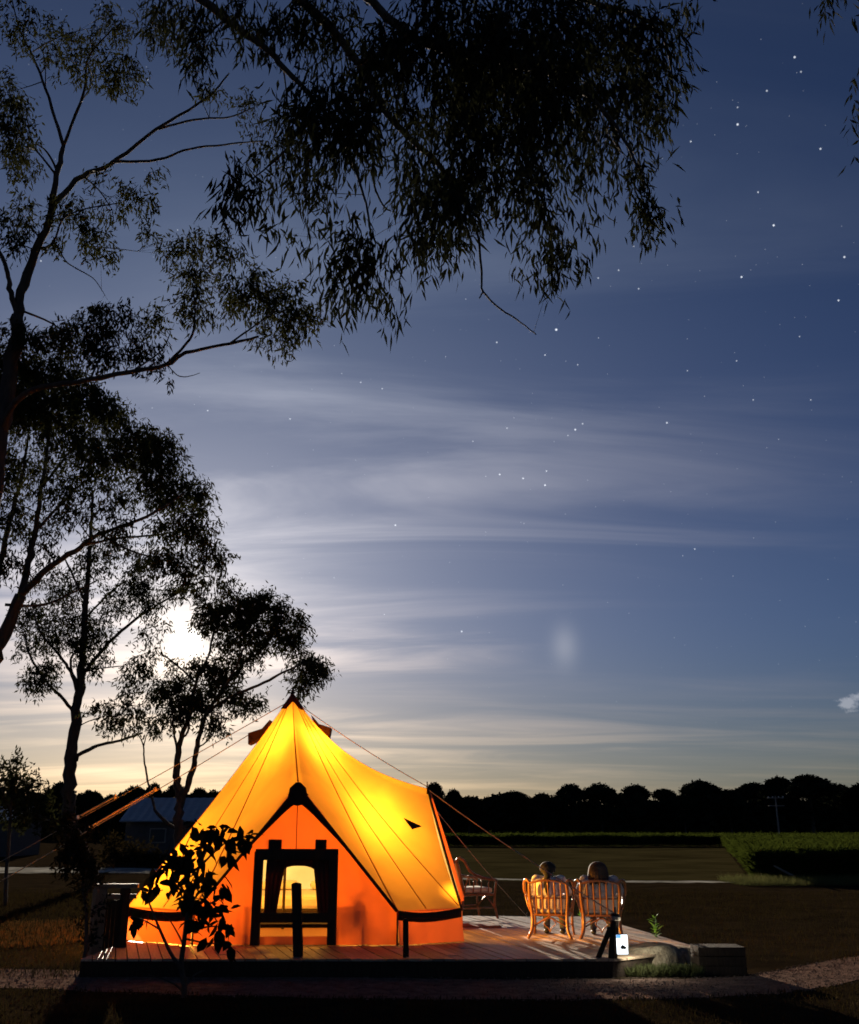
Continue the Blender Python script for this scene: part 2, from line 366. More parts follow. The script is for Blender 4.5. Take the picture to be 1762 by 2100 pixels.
# ------------------------------------------------------------------ trees
def sky_tree(name, label, cat, d, branches, clumps, ll, lw, leafmat, od=1.0, group=None, droop=0.6, zspread=1.0, twig=1.0, seed=1, hold=None):
    """branches: (points in frame pixels or world Vectors, start width px, end width px, depth drift); clumps: (px,py,rx,ry,density[,depth offset])"""
    global rng
    rng = np.random.default_rng(seed); rnd = random.Random(seed)
    k = mpp(d); root = thing(name, label, cat, group)
    tb = MB(); sk = []
    for bi, br in enumerate(branches):
        pts, w0, w1 = br[:3]; z0 = br[3] if len(br) > 3 else 0.0; z1 = br[4] if len(br) > 4 else z0
        q = []
        for i, p in enumerate(pts):
            t = i / max(len(pts) - 1, 1)
            q.append(p if isinstance(p, Vector) else P(p[0], p[1], d + z0 + (z1 - z0) * t))
        q = catmull(q, 5); m = len(q); rad = []
        for i in range(m):
            t = i / (m - 1); rad.append(max((w0 + (w1 - w0) * t) * .5 * k * (1 + .08 * rnd.uniform(-1, 1)), .003))
            if 0 < i < m - 1: q[i] = q[i] + Vector((rnd.uniform(-1, 1), rnd.uniform(-1, 1), rnd.uniform(-1, 1))) * rad[-1] * .35
        tb.tube(q, rad, 8 if w0 > 8 else 6)
        sk += [(p, r) for p, r in zip(q, rad)]
    SK = np.array([tuple(p) for p, r in sk]); SR = np.array([r for p, r in sk])
    wb = tb; pos = []; dr = []
    for c in clumps:
        px, py, rx, ry, den = c[:5]; off = c[5] if len(c) > 5 else rnd.uniform(-1, 1) * zspread
        C = P(px, py, d + off); R = np.array([rx * k, (rx + ry) * .5 * k, ry * k])
        dd = np.linalg.norm((SK - np.array(C)) * np.array([1, .45, 1]), axis=1); j = int(np.argmin(dd)); A = Vector(SK[j])
        vec = C - A; ln = vec.length
        r0 = min(SR[j] * .7, (.02 + .012 * ln)) * twig
        midp = A.lerp(C, .5) + Vector((rnd.uniform(-.1, .1), rnd.uniform(-.1, .1), .08)) * ln
        cur = catmull([A, midp, C], 4)
        wb.tube(cur, [r0 + (r0 * .35 - r0) * i / (len(cur) - 1) for i in range(len(cur))], 5)
        nl = int(den ** 1.25 * od * 5.4 * math.pi * rx * ry * k * k / (ll * lw * .30)); per = 13; ns = max(nl // per, 3)
        u = unit(rng.normal(size=(ns, 3))); rr = rng.random((ns, 1)) ** .42 * rng.choice([1, 1, 1, 1.18], size=(ns, 1))
        cen = np.array(C) + u * rr * R
        # a few visible twigs inside the clump
        for q in range(min(7, ns)):
            e = Vector(cen[q]); s0 = cur[rnd.randint(4, len(cur) - 1)]
            mid2 = s0.lerp(e, .55) + Vector((0, 0, .1 * (e - s0).length))
            wb.tube([s0, mid2, e], [r0 * .4, r0 * .25, r0 * .12], 4, cap=False)
        sd = unit(u * .8 + rng.normal(size=(ns, 3)) * .6 + np.array([0, 0, -droop]))
        tt = rng.random((ns, per, 1))
        p = cen[:, None, :] + sd[:, None, :] * (tt - .3) * ll * 2.6 + rng.normal(size=(ns, per, 3)) * ll * .35
        ddr = sd[:, None, :] * .35 + rng.normal(size=(ns, per, 3)) * .55 + np.array([0, 0, -droop])
        pos.append(p.reshape(-1, 3)); dr.append(ddr.reshape(-1, 3))
    tb.build('trunk', 'bark', root, smooth=True)
    pos = np.concatenate(pos); dr = np.concatenate(dr); n = len(pos)
    V = leaf_quads(pos, dr, ll * rng.uniform(.6, 1.25, n), lw * rng.uniform(.7, 1.2, n))
    if hold is not None: V = V[hold(V[:, 0])]
    tag(quads_obj('crown', V, leafmat, root), kind='stuff')
    return root

# gap in the leaves where the moon shines through
def moon_gap(r):
    def f(p):
        v = p - np.array([0, 0, HC]); v = unit(v); m = np.array(MOON)
        dv = np.abs(v - m) / np.array([1.25, 1, .8]); q = np.linalg.norm(dv, axis=1)
        return q > r * (0.75 + .5 * np.random.default_rng(3).random(len(p)))
    return f

# -- overhanging limbs: trunk stands outside the frame on the left
OD = 7.6
sky_tree('overhanging_tree', 'dark gum tree whose drooping leafy limbs hang over the whole campsite', 'tree', OD, [
    ([Vector((-6.0, 6.2, -.1)), Vector((-5.8, 6.3, 2.5)), Vector((-5.9, 6.5, 5.5)), Vector((-5.8, 6.9, 8.6)), P(-60, -330, OD), P(240, -130, OD)], 130, 45),
    ([P(240, -130, OD), (435, 15), (540, 95), (580, 135), (640, 200), (700, 270)], 26, 7, 0, -.4),
    ([P(240, -130, OD), (480, -90), (640, 20), (735, 130), (790, 230), (900, 340), (950, 410), (982, 490)], 34, 6, 0, .5),
    ([(982, 485), (988, 560), (991, 598), (1030, 636), (1060, 655), (1100, 686)], 7, 3, .5, .6),
    ([(991, 598), (983, 612)], 5, 3, .57, .57),
    ([(480, -90), (700, -40), (850, 80), (1000, 120), (1150, 160), (1250, 240), (1310, 345)], 30, 5, .2, -.8),
    ([(700, -40), (950, -50), (1200, 0), (1350, 60), (1382, 200)], 24, 4, .2, .9),
    ([(1000, 120), (1050, 220), (1085, 340), (1110, 430), (1140, 520)], 12, 4, -.3, .6),
    ([(735, 130), (800, 100), (870, 78), (930, 90)], 12, 6, 0, -.6),
    ([(700, 270), (740, 380), (760, 470), (755, 560)], 8, 3, -.4, -.6),
    ([(640, 200), (600, 290), (540, 350), (485, 390)], 8, 3, -.3, .5),
    ([(1200, 0), (1450, -110), (1700, -50), (1790, 60), (1778, 250)], 9, 3, .3, .8),
    ([(765, 330), (766, 375), (785, 420), (800, 432)], 6, 4, 0, .1),
], [
    (900, 90, 180, 110, .95), (1090, 60, 190, 110, 1.0), (1100, 150, 150, 80, 1.0), (1280, 70, 110, 100, 1.0), (1340, 170, 55, 90, .9), (1250, 210, 110, 70, .9), (1385, 70, 20, 90, .8),
    (1000, 190, 140, 70, 1.0), (780, 130, 100, 100, .8), (660, 50, 110, 70, .75), (560, 50, 70, 60, .6), (480, 30, 60, 50, .7), (400, 40, 60, 46, .7), (330, 15, 60, 34, .6), (390, 110, 36, 40, .5),
    (700, 240, 90, 100, 1.1), (620, 210, 60, 80, .7), (590, 320, 60, 80, .55), (650, 370, 55, 55, .6),
    (482, 362, 38, 38, 1.0), (490, 425, 34, 28, .6), (540, 410, 40, 50, .4), (560, 480, 30, 50, .25),
    (730, 510, 65, 60, .9), (700, 585, 30, 28, .7), (765, 590, 35, 32, .7), (812, 590, 22, 34, .6), (640, 490, 25, 40, .35),
    (865, 370, 55, 50, .9), (905, 420, 80, 50, 1.0), (960, 360, 80, 55, 1.0), (875, 500, 42, 42, .9), (945, 490, 32, 40, .8),
    (1015, 300, 100, 60, .9), (1085, 360, 60, 60, .9), (1105, 440, 40, 45, .6), (1135, 528, 52, 44, 1.0), (1070, 500, 18, 28, .6), (1190, 460, 25, 34, .4),
    (1310, 345, 50, 40, .8), (1322, 425, 38, 42, 1.0), (1366, 240, 16, 40, .8), (1245, 310, 45, 34, .6), (1170, 290, 60, 50, .7), (1200, 370, 40, 40, .4),
    (830, 230, 60, 60, .6), (940, 250, 80, 50, .8), (1400, 20, 14, 40, .4), (1130, 230, 90, 50, .8), (850, 300, 60, 40, .5),
    (1700, -10, 36, 14, .9), (1768, 165, 12, 22, .8), (1766, 255, 14, 28, .8),
], .165, .026, 'near_leaf', od=.70, droop=1.25, zspread=1.0, twig=.45, seed=11)

# -- tall gum at the left edge with long open limbs
sky_tree('gum_tree', 'tall gum with long bare forked limbs rising above the leafy gum beside it', 'tree', 15.0, [
    ([G(-95, 1979) - Vector((0, 0, .1)), P(-62, 1500, 15), P(-25, 1050, 15), (5, 850), (25, 735), (36, 650)], 52, 30),
    ([(36, 650), (55, 560), (100, 450), (117, 360), (130, 300)], 25, 11, 0, .4),
    ([(38, 660), (22, 600), (16, 560), (0, 520), (-30, 470)], 14, 8, 0, -.5),
    ([(130, 300), (100, 200), (70, 120), (40, 60), (20, -20)], 9, 3, .4, 1.2),
    ([(130, 300), (172, 190), (180, 120), (230, 60)], 9, 3, .4, -.6),
    ([(108, 420), (170, 360), (225, 338), (320, 265), (425, 200), (470, 150)], 15, 4, .2, 1.0),
    ([(235, 332), (325, 327), (390, 305), (475, 295), (540, 288)], 8, 3, .5, -.5),
    ([(320, 265), (400, 245), (470, 240), (520, 220)], 7, 3, .7, .2),
    ([(117, 350), (95, 310), (75, 295)], 6, 3, .3, .0),
    ([(85, 510), (110, 495), (140, 440), (250, 415)], 7, 2.5, .1, -.7),
    ([(88, 512), (115, 505), (140, 540), (190, 570), (215, 605)], 5, 1.5, .1, .3),
    ([(190, 505), (240, 510), (280, 515)], 3, 1.5, .1, .1),
    ([P(-8, 900, 15), (50, 808), (150, 785), (240, 768), (340, 748), (380, 724), (475, 704), (530, 690)], 15, 5, -.2, -1.2),
    ([(340, 748), (390, 695), (400, 640), (395, 580)], 7, 3, -.8, -1.3),
    ([(270, 762), (330, 720), (350, 680)], 5, 2, -.6, -.2),
    ([(345, 750), (365, 770), (385, 772), (410, 765)], 3, 1.2, -.8, -.8),
    ([(470, 705), (520, 670), (560, 640)], 5, 2, -1.1, -1.3),
], [
    (50, 50, 80, 50, .45), (150, 80, 60, 45, .55), (230, 50, 55, 50, .6), (250, 150, 52, 55, .8), (28, 270, 46, 80, .9), (15, 190, 40, 50, .7), (55, 345, 36, 36, .8),
    (180, 130, 50, 40, .5), (105, 110, 45, 40, .4), (330, 60, 60, 50, .6), (400, 90, 45, 55, .6), (430, 185, 26, 24, .7), (500, 230, 50, 40, .4), (545, 290, 55, 32, .45),
    (38, 450, 38, 50, .8), (145, 440, 60, 36, .75), (190, 480, 36, 45, .7), (285, 400, 38, 28, .8), (300, 470, 16, 40, .6), (215, 360, 50, 22, .3), (130, 500, 34, 22, .5), (30, 500, 25, 30, .6), (230, 430, 40, 30, .5), (200, 520, 30, 20, .6), (320, 360, 24, 20, .4),
    (190, 665, 70, 30, .9), (235, 640, 45, 26, .8), (150, 700, 60, 36, .8), (215, 728, 70, 30, .9), (318, 652, 30, 36, .7), (305, 722, 34, 32, .8), (110, 690, 50, 28, .8), (40, 690, 50, 34, .8), (260, 690, 35, 30, .6), (330, 770, 20, 12, .5),
    (385, 500, 50, 28, .8), (445, 498, 50, 26, .8), (400, 560, 44, 34, .8), (402, 625, 36, 46, .9), (352, 520, 30, 22, .6), (500, 575, 44, 34, .8), (540, 620, 58, 36, .9), (590, 605, 46, 32, .85), (602, 655, 44, 34, .9), (560, 690, 40, 22, .7), (480, 535, 36, 24, .6), (640, 640, 20, 26, .8), (470, 620, 30, 30, .7), (575, 705, 24, 12, .6),
], .14, .034, 'gum_leaf', od=.55, droop=.75, zspread=1.2, twig=.7, seed=21)

# -- leafy gum behind it
sky_tree('gum_tree', 'broad gum with a dense rounded crown and steep forked limbs, left of the moon', 'tree', 23.0, [
    ([G(-120, 1878) - Vector((0, 0, .1)), P(-95, 1620, 23), P(-40, 1420, 23), (0, 1316), (42, 1222)], 46, 24),
    ([(42, 1222), (62, 1140), (72, 1090), (85, 1000), (100, 900), (112, 800)], 17, 5, 0, .8),
    ([(42, 1222), (100, 1165), (165, 1121), (205, 1095), (300, 1060), (380, 1010)], 16, 4, 0, -1.4),
    ([P(-60, 1460, 23), P(-30, 1280, 23), (5, 1130), (28, 1040), (48, 960), (60, 880)], 20, 5, .3, 1.2),
    ([(165, 1121), (230, 1105), (310, 1098), (400, 1085)], 7, 3, -.6, .4),
    ([(85, 1000), (140, 930), (200, 880)], 8, 3, .5, -.5),
    ([(72, 1090), (120, 1040), (170, 990), (250, 940)], 8, 3, .4, 1.5),
    ([(205, 1095), (270, 1130), (340, 1150)], 6, 3, -.8, -.4),
    ([(10, 1240), (90, 1240), (150, 1215), (200, 1190)], 7, 3, .1, .9),
], [
    (80, 770, 100, 46, 1.2), (165, 820, 70, 50, 1.2), (60, 840, 80, 50, 1.2), (225, 850, 40, 44, 1.0), (20, 740, 50, 40, 1.1), (150, 895, 80, 40, 1.0), (20, 830, 50, 60, 1.0),
    (60, 950, 60, 50, .6), (120, 990, 55, 50, .6), (205, 950, 55, 55, .9), (270, 920, 55, 42, 1.0), (325, 925, 52, 50, 1.1), (355, 995, 42, 55, 1.1), (300, 1000, 50, 42, .8), (408, 1010, 28, 40, 1.0), (405, 1075, 34, 52, 1.0), (345, 1075, 44, 34, .8), (425, 1135, 26, 34, .8),
    (25, 1050, 45, 55, .55), (80, 1090, 55, 45, .5), (150, 1050, 46, 36, .55), (225, 1030, 46, 36, .6), (10, 970, 40, 50, .6), (260, 870, 24, 22, .7), (300, 885, 30, 22, .8),
    (345, 1148, 50, 32, .9), (400, 1190, 42, 30, .7), (450, 1165, 22, 32, .7), (472, 1205, 18, 26, .6), (15, 1165, 40, 36, .45), (110, 1150, 40, 30, .35), (250, 1090, 40, 30, .5),
], .17, .044, 'gum_leaf', od=.62, droop=.7, zspread=1.6, twig=.6, seed=31, hold=moon_gap(.013))

# -- tree with single dark trunk
sky_tree('gum_tree', 'slender gum with one dark upright trunk in front of the moonlit horizon', 'tree', 33.0, [
    ([G(190, 1821) - Vector((0, 0, .1)), P(172, 1760, 33), P(146, 1690, 33), (141, 1620), (148, 1540), (160, 1440), (166, 1390), (172, 1300), (178, 1220), (186, 1100), (190, 1010)], 34, 5),
    ([(150, 1458), (120, 1425), (95, 1398), (62, 1345), (50, 1300)], 8, 3, 0, -1.2),
    ([(150, 1562), (165, 1546), (200, 1530), (250, 1518), (292, 1503)], 10, 4, 0, -.8),
    ([(168, 1385), (200, 1345), (240, 1302), (290, 1262), (350, 1225), (420, 1188)], 9, 3, 0, 1.0),
    ([(160, 1420), (148, 1385), (130, 1355), (85, 1300), (70, 1260)], 9, 3, 0, -.8),
    ([(158, 1400), (145, 1370), (148, 1345), (165, 1330)], 6, 4, 0, -.2),
    ([(172, 1380), (195, 1372), (250, 1366)], 4, 2, 0, -.4),
    ([(175, 1270), (220, 1220), (260, 1190)], 6, 3, .2, .9),
    ([(178, 1240), (150, 1180), (130, 1140)], 6, 3, .2, -.7),
    ([(160, 1490), (185, 1478), (210, 1470)], 3, 1.5, 0, .2),
], [
    (190, 1150, 50, 34, .5), (230, 1115, 46, 36, .55), (290, 1165, 44, 40, .6), (280, 1215, 40, 36, .7), (118, 1245, 52, 34, .6), (55, 1270, 34, 36, .6), (140, 1295, 60, 42, .8), (80, 1310, 34, 30, .6), (205, 1280, 36, 34, .6), (190, 1335, 34, 34, .7), (240, 1228, 34, 30, .6), (312, 1240, 26, 24, .6), (78, 1390, 30, 28, .9), (108, 1375, 18, 26, .7), (190, 1378, 10, 16, .7), (350, 1215, 34, 24, .6), (100, 1195, 44, 34, .45), (160, 1200, 44, 34, .5), (45, 1330, 18, 18, .5), (60, 1405, 14, 12, .6),
], .19, .05, 'gum_leaf', od=.62, droop=.6, zspread=1.3, twig=.55, seed=41, hold=moon_gap(.02))

# -- spreading tree in front of the moon, behind the tent
sky_tree('gum_tree', 'spreading many stemmed gum directly behind the tent with the moon shining through it', 'tree', 28.0, [
    ([G(372, 1844) - Vector((0, 0, .1)), P(368, 1760, 28), (366, 1690), (368, 1640), (362, 1590), (364, 1550), (370, 1520), (388, 1470), (402, 1400), (430, 1340)], 24, 4),
    ([(369, 1655), (385, 1610), (398, 1570), (405, 1530), (420, 1470), (445, 1430), (475, 1385), (500, 1330)], 14, 4, 0, -.8),
    ([(365, 1540), (358, 1510), (355, 1480), (350, 1440), (330, 1400)], 6, 3, 0, .8),
    ([(372, 1515), (385, 1500), (388, 1470)], 5, 4, .1, .1),
    ([(425, 1462), (470, 1430), (530, 1405), (580, 1380), (612, 1365)], 8, 4, -.3, -1.2),
    ([(445, 1430), (500, 1360), (560, 1300)], 7, 3, -.4, .6),
    ([(318, 1662), (312, 1640), (303, 1600), (296, 1560), (294, 1530), (285, 1510), (262, 1490)], 6, 2, .4, .4),
    ([(372, 1700), (345, 1690), (318, 1662)], 8, 6, .2, .4),
    ([(294, 1532), (300, 1510), (310, 1490)], 3, 1.5, .4, .4),
    ([(405, 1535), (425, 1520), (440, 1500), (445, 1480)], 3.5, 2, -.1, -.1),
    ([(402, 1400), (370, 1370), (330, 1340)], 5, 3, .2, .9),
    ([(430, 1340), (440, 1290), (470, 1250)], 5, 3, .2, .5),
], [
    (470, 1258, 60, 32, 1.1), (540, 1248, 52, 30, 1.2), (590, 1278, 38, 34, 1.2), (602, 1318, 30, 22, 1.0), (432, 1275, 40, 26, .9), (500, 1298, 50, 26, 1.0), (555, 1308, 40, 20, 1.0), (515, 1235, 30, 16, .9),
    (632, 1368, 34, 28, 1.2), (618, 1400, 24, 20, 1.0), (655, 1368, 18, 24, 1.0), (510, 1440, 30, 20, 1.1), (488, 1424, 20, 16, .9),
    (282, 1380, 30, 30, .8), (300, 1350, 24, 20, .6), (330, 1420, 40, 26, .8), (380, 1402, 44, 24, .8), (425, 1372, 40, 28, .9), (472, 1358, 34, 34, .8), (450, 1402, 34, 34, .9), (400, 1450, 44, 26, .9), (350, 1470, 34, 22, .8), (440, 1480, 20, 30, .9),
    (208, 1452, 26, 16, .7), (238, 1480, 30, 18, .8), (270, 1458, 26, 22, .8), (302, 1488, 28, 18, .7), (380, 1435, 40, 22, .8), (512, 1338, 34, 24, .8), (330, 1290, 18, 22, .4), (290, 1300, 10, 18, .7), (452, 1322, 20, 14, .7), (258, 1420, 18, 16, .6), (470, 1220, 24, 14, .5), (430, 1240, 30, 18, .5), (360, 1365, 24, 16, .5),
], .17, .048, 'gum_leaf', od=.66, droop=.55, zspread=1.2, twig=.6, seed=51, hold=moon_gap(.012))

# -- shrubs on the left
sky_tree('shrub', 'feathery dark shrub standing against the pale horizon at the far left', 'shrub', 26.0, [
    ([G(10, 1860) - Vector((0, 0, .05)), P(18, 1720, 26), (25, 1640), (32, 1590), (36, 1562)], 8, 2),
    ([(25, 1640), (60, 1610), (85, 1595)], 4, 1.5, 0, .4), ([(20, 1660), (0, 1610), (-10, 1570)], 4, 2, 0, -.4),
], [(34, 1570, 12, 18, 1.0), (0, 1575, 14, 14, .8), (45, 1592, 24, 10, .5), (80, 1608, 26, 10, .6), (20, 1612, 30, 16, .9), (60, 1630, 40, 16, 1.0), (-10, 1620, 30, 24, 1.0), (20, 1660, 50, 30, 1.0), (70, 1670, 40, 30, .9)],
    .14, .05, 'gum_leaf', od=.6, droop=-.3, zspread=.5, seed=61)
sky_tree('shrub', 'low black shrub rising in front of the guy ropes left of the tent', 'shrub', 14.6, [
    ([G(172, 1990) - Vector((0, 0, .02)), P(178, 1900, 14.6), (172, 1820), (165, 1740), (150, 1700)], 9, 3),
    ([(175, 1840), (195, 1790), (190, 1750)], 5, 2, 0, .3),
], [(132, 1692, 16, 18, 1.3), (160, 1722, 20, 22, 1.3), (150, 1760, 30, 26, 1.3), (180, 1790, 22, 24, 1.1), (172, 1835, 14, 16, .7), (176, 1880, 12, 16, .6), (185, 1930, 14, 20, .6), (205, 1870, 8, 10, .4)],
    .09, .035, 'sapling_leaf', od=.7, droop=.1, zspread=.15, twig=.5, seed=62)
for i, (px, py, rx, ry) in enumerate([(235, 1745, 26, 26), (285, 1750, 30, 22), (330, 1762, 20, 14)]):
    d = G(px, 1781).y + .8
    sky_tree('garden_shrub', 'pale leafy garden shrub on the far side of the gravel track', 'shrub', d, [([G(px, 1779), (px, py + ry * .6), (px + 3, py)], 3, 1.5)],
             [(px, py, rx, ry, .8), (px - rx * .5, py + ry * .4, rx * .6, ry * .6, .8), (px + rx * .5, py + ry * .5, rx * .6, ry * .5, .8)],
             .16, .08, 'grass_blade', od=.6, droop=-.2, zspread=.4, seed=70 + i, group='garden shrubs along the track')

# ------------------------------------------------------------------ far woodland
def far_tree_proto(seed, h, w):
    r = np.random.default_rng(seed); b = MB()
    lean = r.uniform(-.3, .3)
    tr = [Vector((0, 0, -.2)), Vector((lean * .4, 0, h * .35)), Vector((lean, 0, h * .6))]; b.tube(catmull(tr, 4), [.32 - .02 * i for i in range(9)], 6)
    cl = []
    for i in range(r.integers(10, 15)):
        a = i * 2.4 + r.uniform(-.4, .4); q = r.uniform(.1, .85) * w * .5
        c = Vector((math.cos(a) * q, math.sin(a) * q, h * (.90 - .26 * (q / (w * .5)) ** 2 - r.uniform(0, .10)))); cl.append((c, w * r.uniform(.18, .26)))
        b.tube([tr[2], tr[2].lerp(c, .5) + Vector((0, 0, -.2)), c], [.16, .1, .05], 5)
    cl.append((Vector((lean, 0, h * .87)), w * .27))
    pos = []
    for c, rad in cl:
        n = int(190 * rad * rad) + 60; u = unit(r.normal(size=(n, 3))) * (r.random((n, 1)) ** .4) * np.array([rad, rad, rad * .62]); pos.append(np.array(c) + u)
    for i in range(2):
        n = 420; u = unit(r.normal(size=(n, 3))) * (r.random((n, 1)) ** .45) * np.array([w * .34, w * .34, h * .26]); pos.append(np.array([r.uniform(-1, 1), 0, h * .42]) + u)
    pos = np.concatenate(pos); n = len(pos)
    V = leaf_quads(pos, r.normal(size=(n, 3)) + np.array([0, 0, -.3]), r.uniform(.35, .7, n), r.uniform(.24, .42, n))
    return b.mesh('trunk', 'bark', True), V
protos = []
for i in range(6):
    tm, V = far_tree_proto(100 + i, 12.0, 8.0)
    tmp = quads_obj('crown', V, 'far_leaf'); cm = tmp.data; bpy.data.objects.remove(tmp); protos.append((tm, cm))
def far_tree(px, ytop, wpx, d, i, label, group):
    k = mpp(d); top = P(px, ytop, d).z; base = P(px, 1690, d)
    r = thing('far_tree', label, 'tree', group, (base.x, d, 0), random.uniform(0, 6.28))
    r.scale = (wpx * k / 7.4, wpx * k / 7.4, top / 12.0)
    tm, cm = protos[i % 6]
    link(bpy.data.objects.new('trunk', tm), r); tag(link(bpy.data.objects.new('crown', cm), r), kind='stuff')
RT = [(890, 1606, 44), (930, 1620, 36), (962, 1634, 44), (1005, 1636, 46), (1055, 1624, 70), (1115, 1628, 54), (1172, 1609, 62), (1235, 1608, 68), (1308, 1611, 74), (1368, 1619, 56), (1405, 1632, 46),
      (1442, 1601, 78), (1500, 1620, 54), (1550, 1607, 84), (1604, 1594, 72), (1668, 1590, 92), (1728, 1610, 62), (1778, 1606, 70)]
for i, (x, y, w) in enumerate(RT):
    far_tree(x, y - 3, w * 1.12, 215 + (i * 37) % 23, i, 'dark gum in the far treeline beyond the green crop', 'gums of the far treeline')
LT = [(20, 1618, 50), (70, 1626, 50), (115, 1604, 52), (175, 1622, 50), (225, 1630, 44), (270, 1612, 56), (310, 1606, 40), (355, 1608, 50), (405, 1616, 44), (450, 1622, 46)]
for i, (x, y, w) in enumerate(LT):
    far_tree(x, y - 2, w * 1.12, 150 + (i * 31) % 17, i + 2, 'dark gum in the low treeline behind the shed', 'gums behind the shed')
r = np.random.default_rng(5); pos = []
for px0, px1, d0, d1, ytop, n in ((860, 1900, 222, 250, 1640, 34000), (-200, 900, 158, 180, 1634, 18000)):
    xs = r.uniform(px0, px1, n); d = r.uniform(d0, d1, n); hh = (YH - ytop) * mpp(225) * (.98 + .10 * np.sin(xs * .045) + .07 * np.sin(xs * .13 + 1))
    if d0 < 200: hh = hh * .72
    z = r.random(n) ** .7 * (HC + hh); pos.append(np.stack([(xs - W / 2) / FPX * d * .97, d, z], 1))
pos = np.concatenate(pos); n = len(pos)
wd = quads_obj('woodland', leaf_quads(pos, r.normal(size=(n, 3)), r.uniform(.5, 1.1, n) * (1 + 2.0 * (pos[:, 2] < 4.5)), r.uniform(.4, .8, n) * (1 + 2.0 * (pos[:, 2] < 4.5))), 'far_leaf')
tag(wd, 'dark unbroken undergrowth filling the foot of the far treelines', 'woodland', kind='stuff')

# power pole
pd = 170.0; pb = P(1597, 1700, pd); pb.z = 0
pole = thing('power_pole', 'pale timber power pole with crossarms standing before the dark treeline', 'power pole', loc=pb)
ht = P(1597, 1632, pd).z
MB().tube([(0, 0, -.2), (0, 0, ht)], [.17, .11], 8).build('shaft', 'pole_wood', pole)
for z in (ht - .35, ht - 1.6): MB().box((-1.35, -.19, z - .07), (1.35, -.11, z + .07)).build('crossarm', 'pole_wood', pole)
for x in (-1.2, -.5, .5, 1.2): MB().lathe([(.05, 0), (.09, .08), (.05, .16), (.07, .22)], (x, -.15, ht - .28), 8).build('insulator', 'white_enamel', pole)

# ------------------------------------------------------------------ crop
def crop():
    r = np.random.default_rng(8); pl = []
    A, B = G(1484, 1737), G(1552, 1806)
    far = 150.0
    n = 26000; y = B.y + (far - B.y) * r.random(n) ** 1.6; x = r.uniform(0, 75, n)
    xe = np.where(y < A.y, B.x + (A.x - B.x) * (y - B.y) / (A.y - B.y), -7 * np.ones(n))
    x = np.where(y < A.y, xe + x * .6, xe + r.uniform(0, 100, n))
    pl.append(np.stack([x, y], 1))
    m = 2600; t = r.random(m); y = B.y + (A.y - B.y) * t ** 1.5; x = B.x + (A.x - B.x) * ((y - B.y) / (A.y - B.y)) + r.uniform(0, .8, m); pl.append(np.stack([x, y], 1))
    m = 5200; x = B.x + r.uniform(0, 22, m); y = B.y + r.uniform(-.2, 1.2, m) + .02 * (x - B.x); pl.append(np.stack([x, y], 1))
    m = 6000; x = r.uniform(-7, A.x, m); y = A.y + r.uniform(0, 1.5, m); pl.append(np.stack([x, y], 1))
    q = np.concatenate(pl); n = len(q)
    h = .95 + .14 * r.normal(size=n) * .6 + .06 * np.sin(q[:, 0] * .9)
    V = []
    st = np.concatenate([q, np.zeros((n, 1))], 1); V.append(leaf_quads(st, np.stack([r.normal(size=n) * .05, r.normal(size=n) * .05, np.ones(n)], 1), h * .95, np.full(n, .035)))
    for k in range(6):
        z = h * r.uniform(.25, .95, n); a = r.uniform(0, 6.28, n); up = r.uniform(-.2, 1.2, n)
        V.append(leaf_quads(np.concatenate([q, z[:, None]], 1), np.stack([np.cos(a), np.sin(a), up], 1), r.uniform(.28, .5, n), r.uniform(.05, .09, n)))
    return np.concatenate(V)
tag(quads_obj('crop', crop(), 'crop_leaf'), 'waist high green crop in dense rows beyond the bare field', 'crop', kind='stuff')

# grass
def blades(areas, seed=9):
    r = np.random.default_rng(seed); out = []
    for (x0, x1, y0, y1, n, h, keep) in areas:
        x = r.uniform(x0, x1, n); y = r.uniform(y0, y1, n)
        if keep is not None:
            k = keep(x, y); x, y = x[k], y[k]
        m = len(x); hh = h * r.uniform(.5, 1.3, m)
        out.append(leaf_quads(np.stack([x, y, np.zeros(m)], 1), np.stack([r.normal(size=m) * .35, r.normal(size=m) * .35, np.ones(m)], 1), hh, r.uniform(.006, .012, m) * (1 + h * 2)))
    return np.concatenate(out)
front_line = [G(*q) for q in pth_f]; fx = np.array([p.x for p in front_line]); fy = np.array([p.y for p in front_line])
tag(quads_obj('lawn', blades([(-6.5, 7.5, 9.5, 13.2, 16000, .06, lambda x, y: y < np.interp(x, fx, fy) - .02),
                              (-14, -4.6, 13.6, 30, 26000, .10, None), (4.2, 20, 14.5, 31, 26000, .09, lambda x, y: y > 15.2 + 0 * x),
                              (-16, 9, 22, 32, 12000, .12, None)]), 'grass_blade'), 'short dry grass on the dark ground around the campsite', 'grass', kind='stuff')
vg = [G(1545, 1815), G(1740, 1822)]
tag(quads_obj('verge_grass', blades([(vg[0].x - .6, vg[1].x + 2, vg[0].y - 1.0, vg[0].y + 2.2, 5000, .28, None)], 10), 'verge_blade'), 'tufts of green grass on the verge at the corner of the crop', 'grass', kind='stuff')

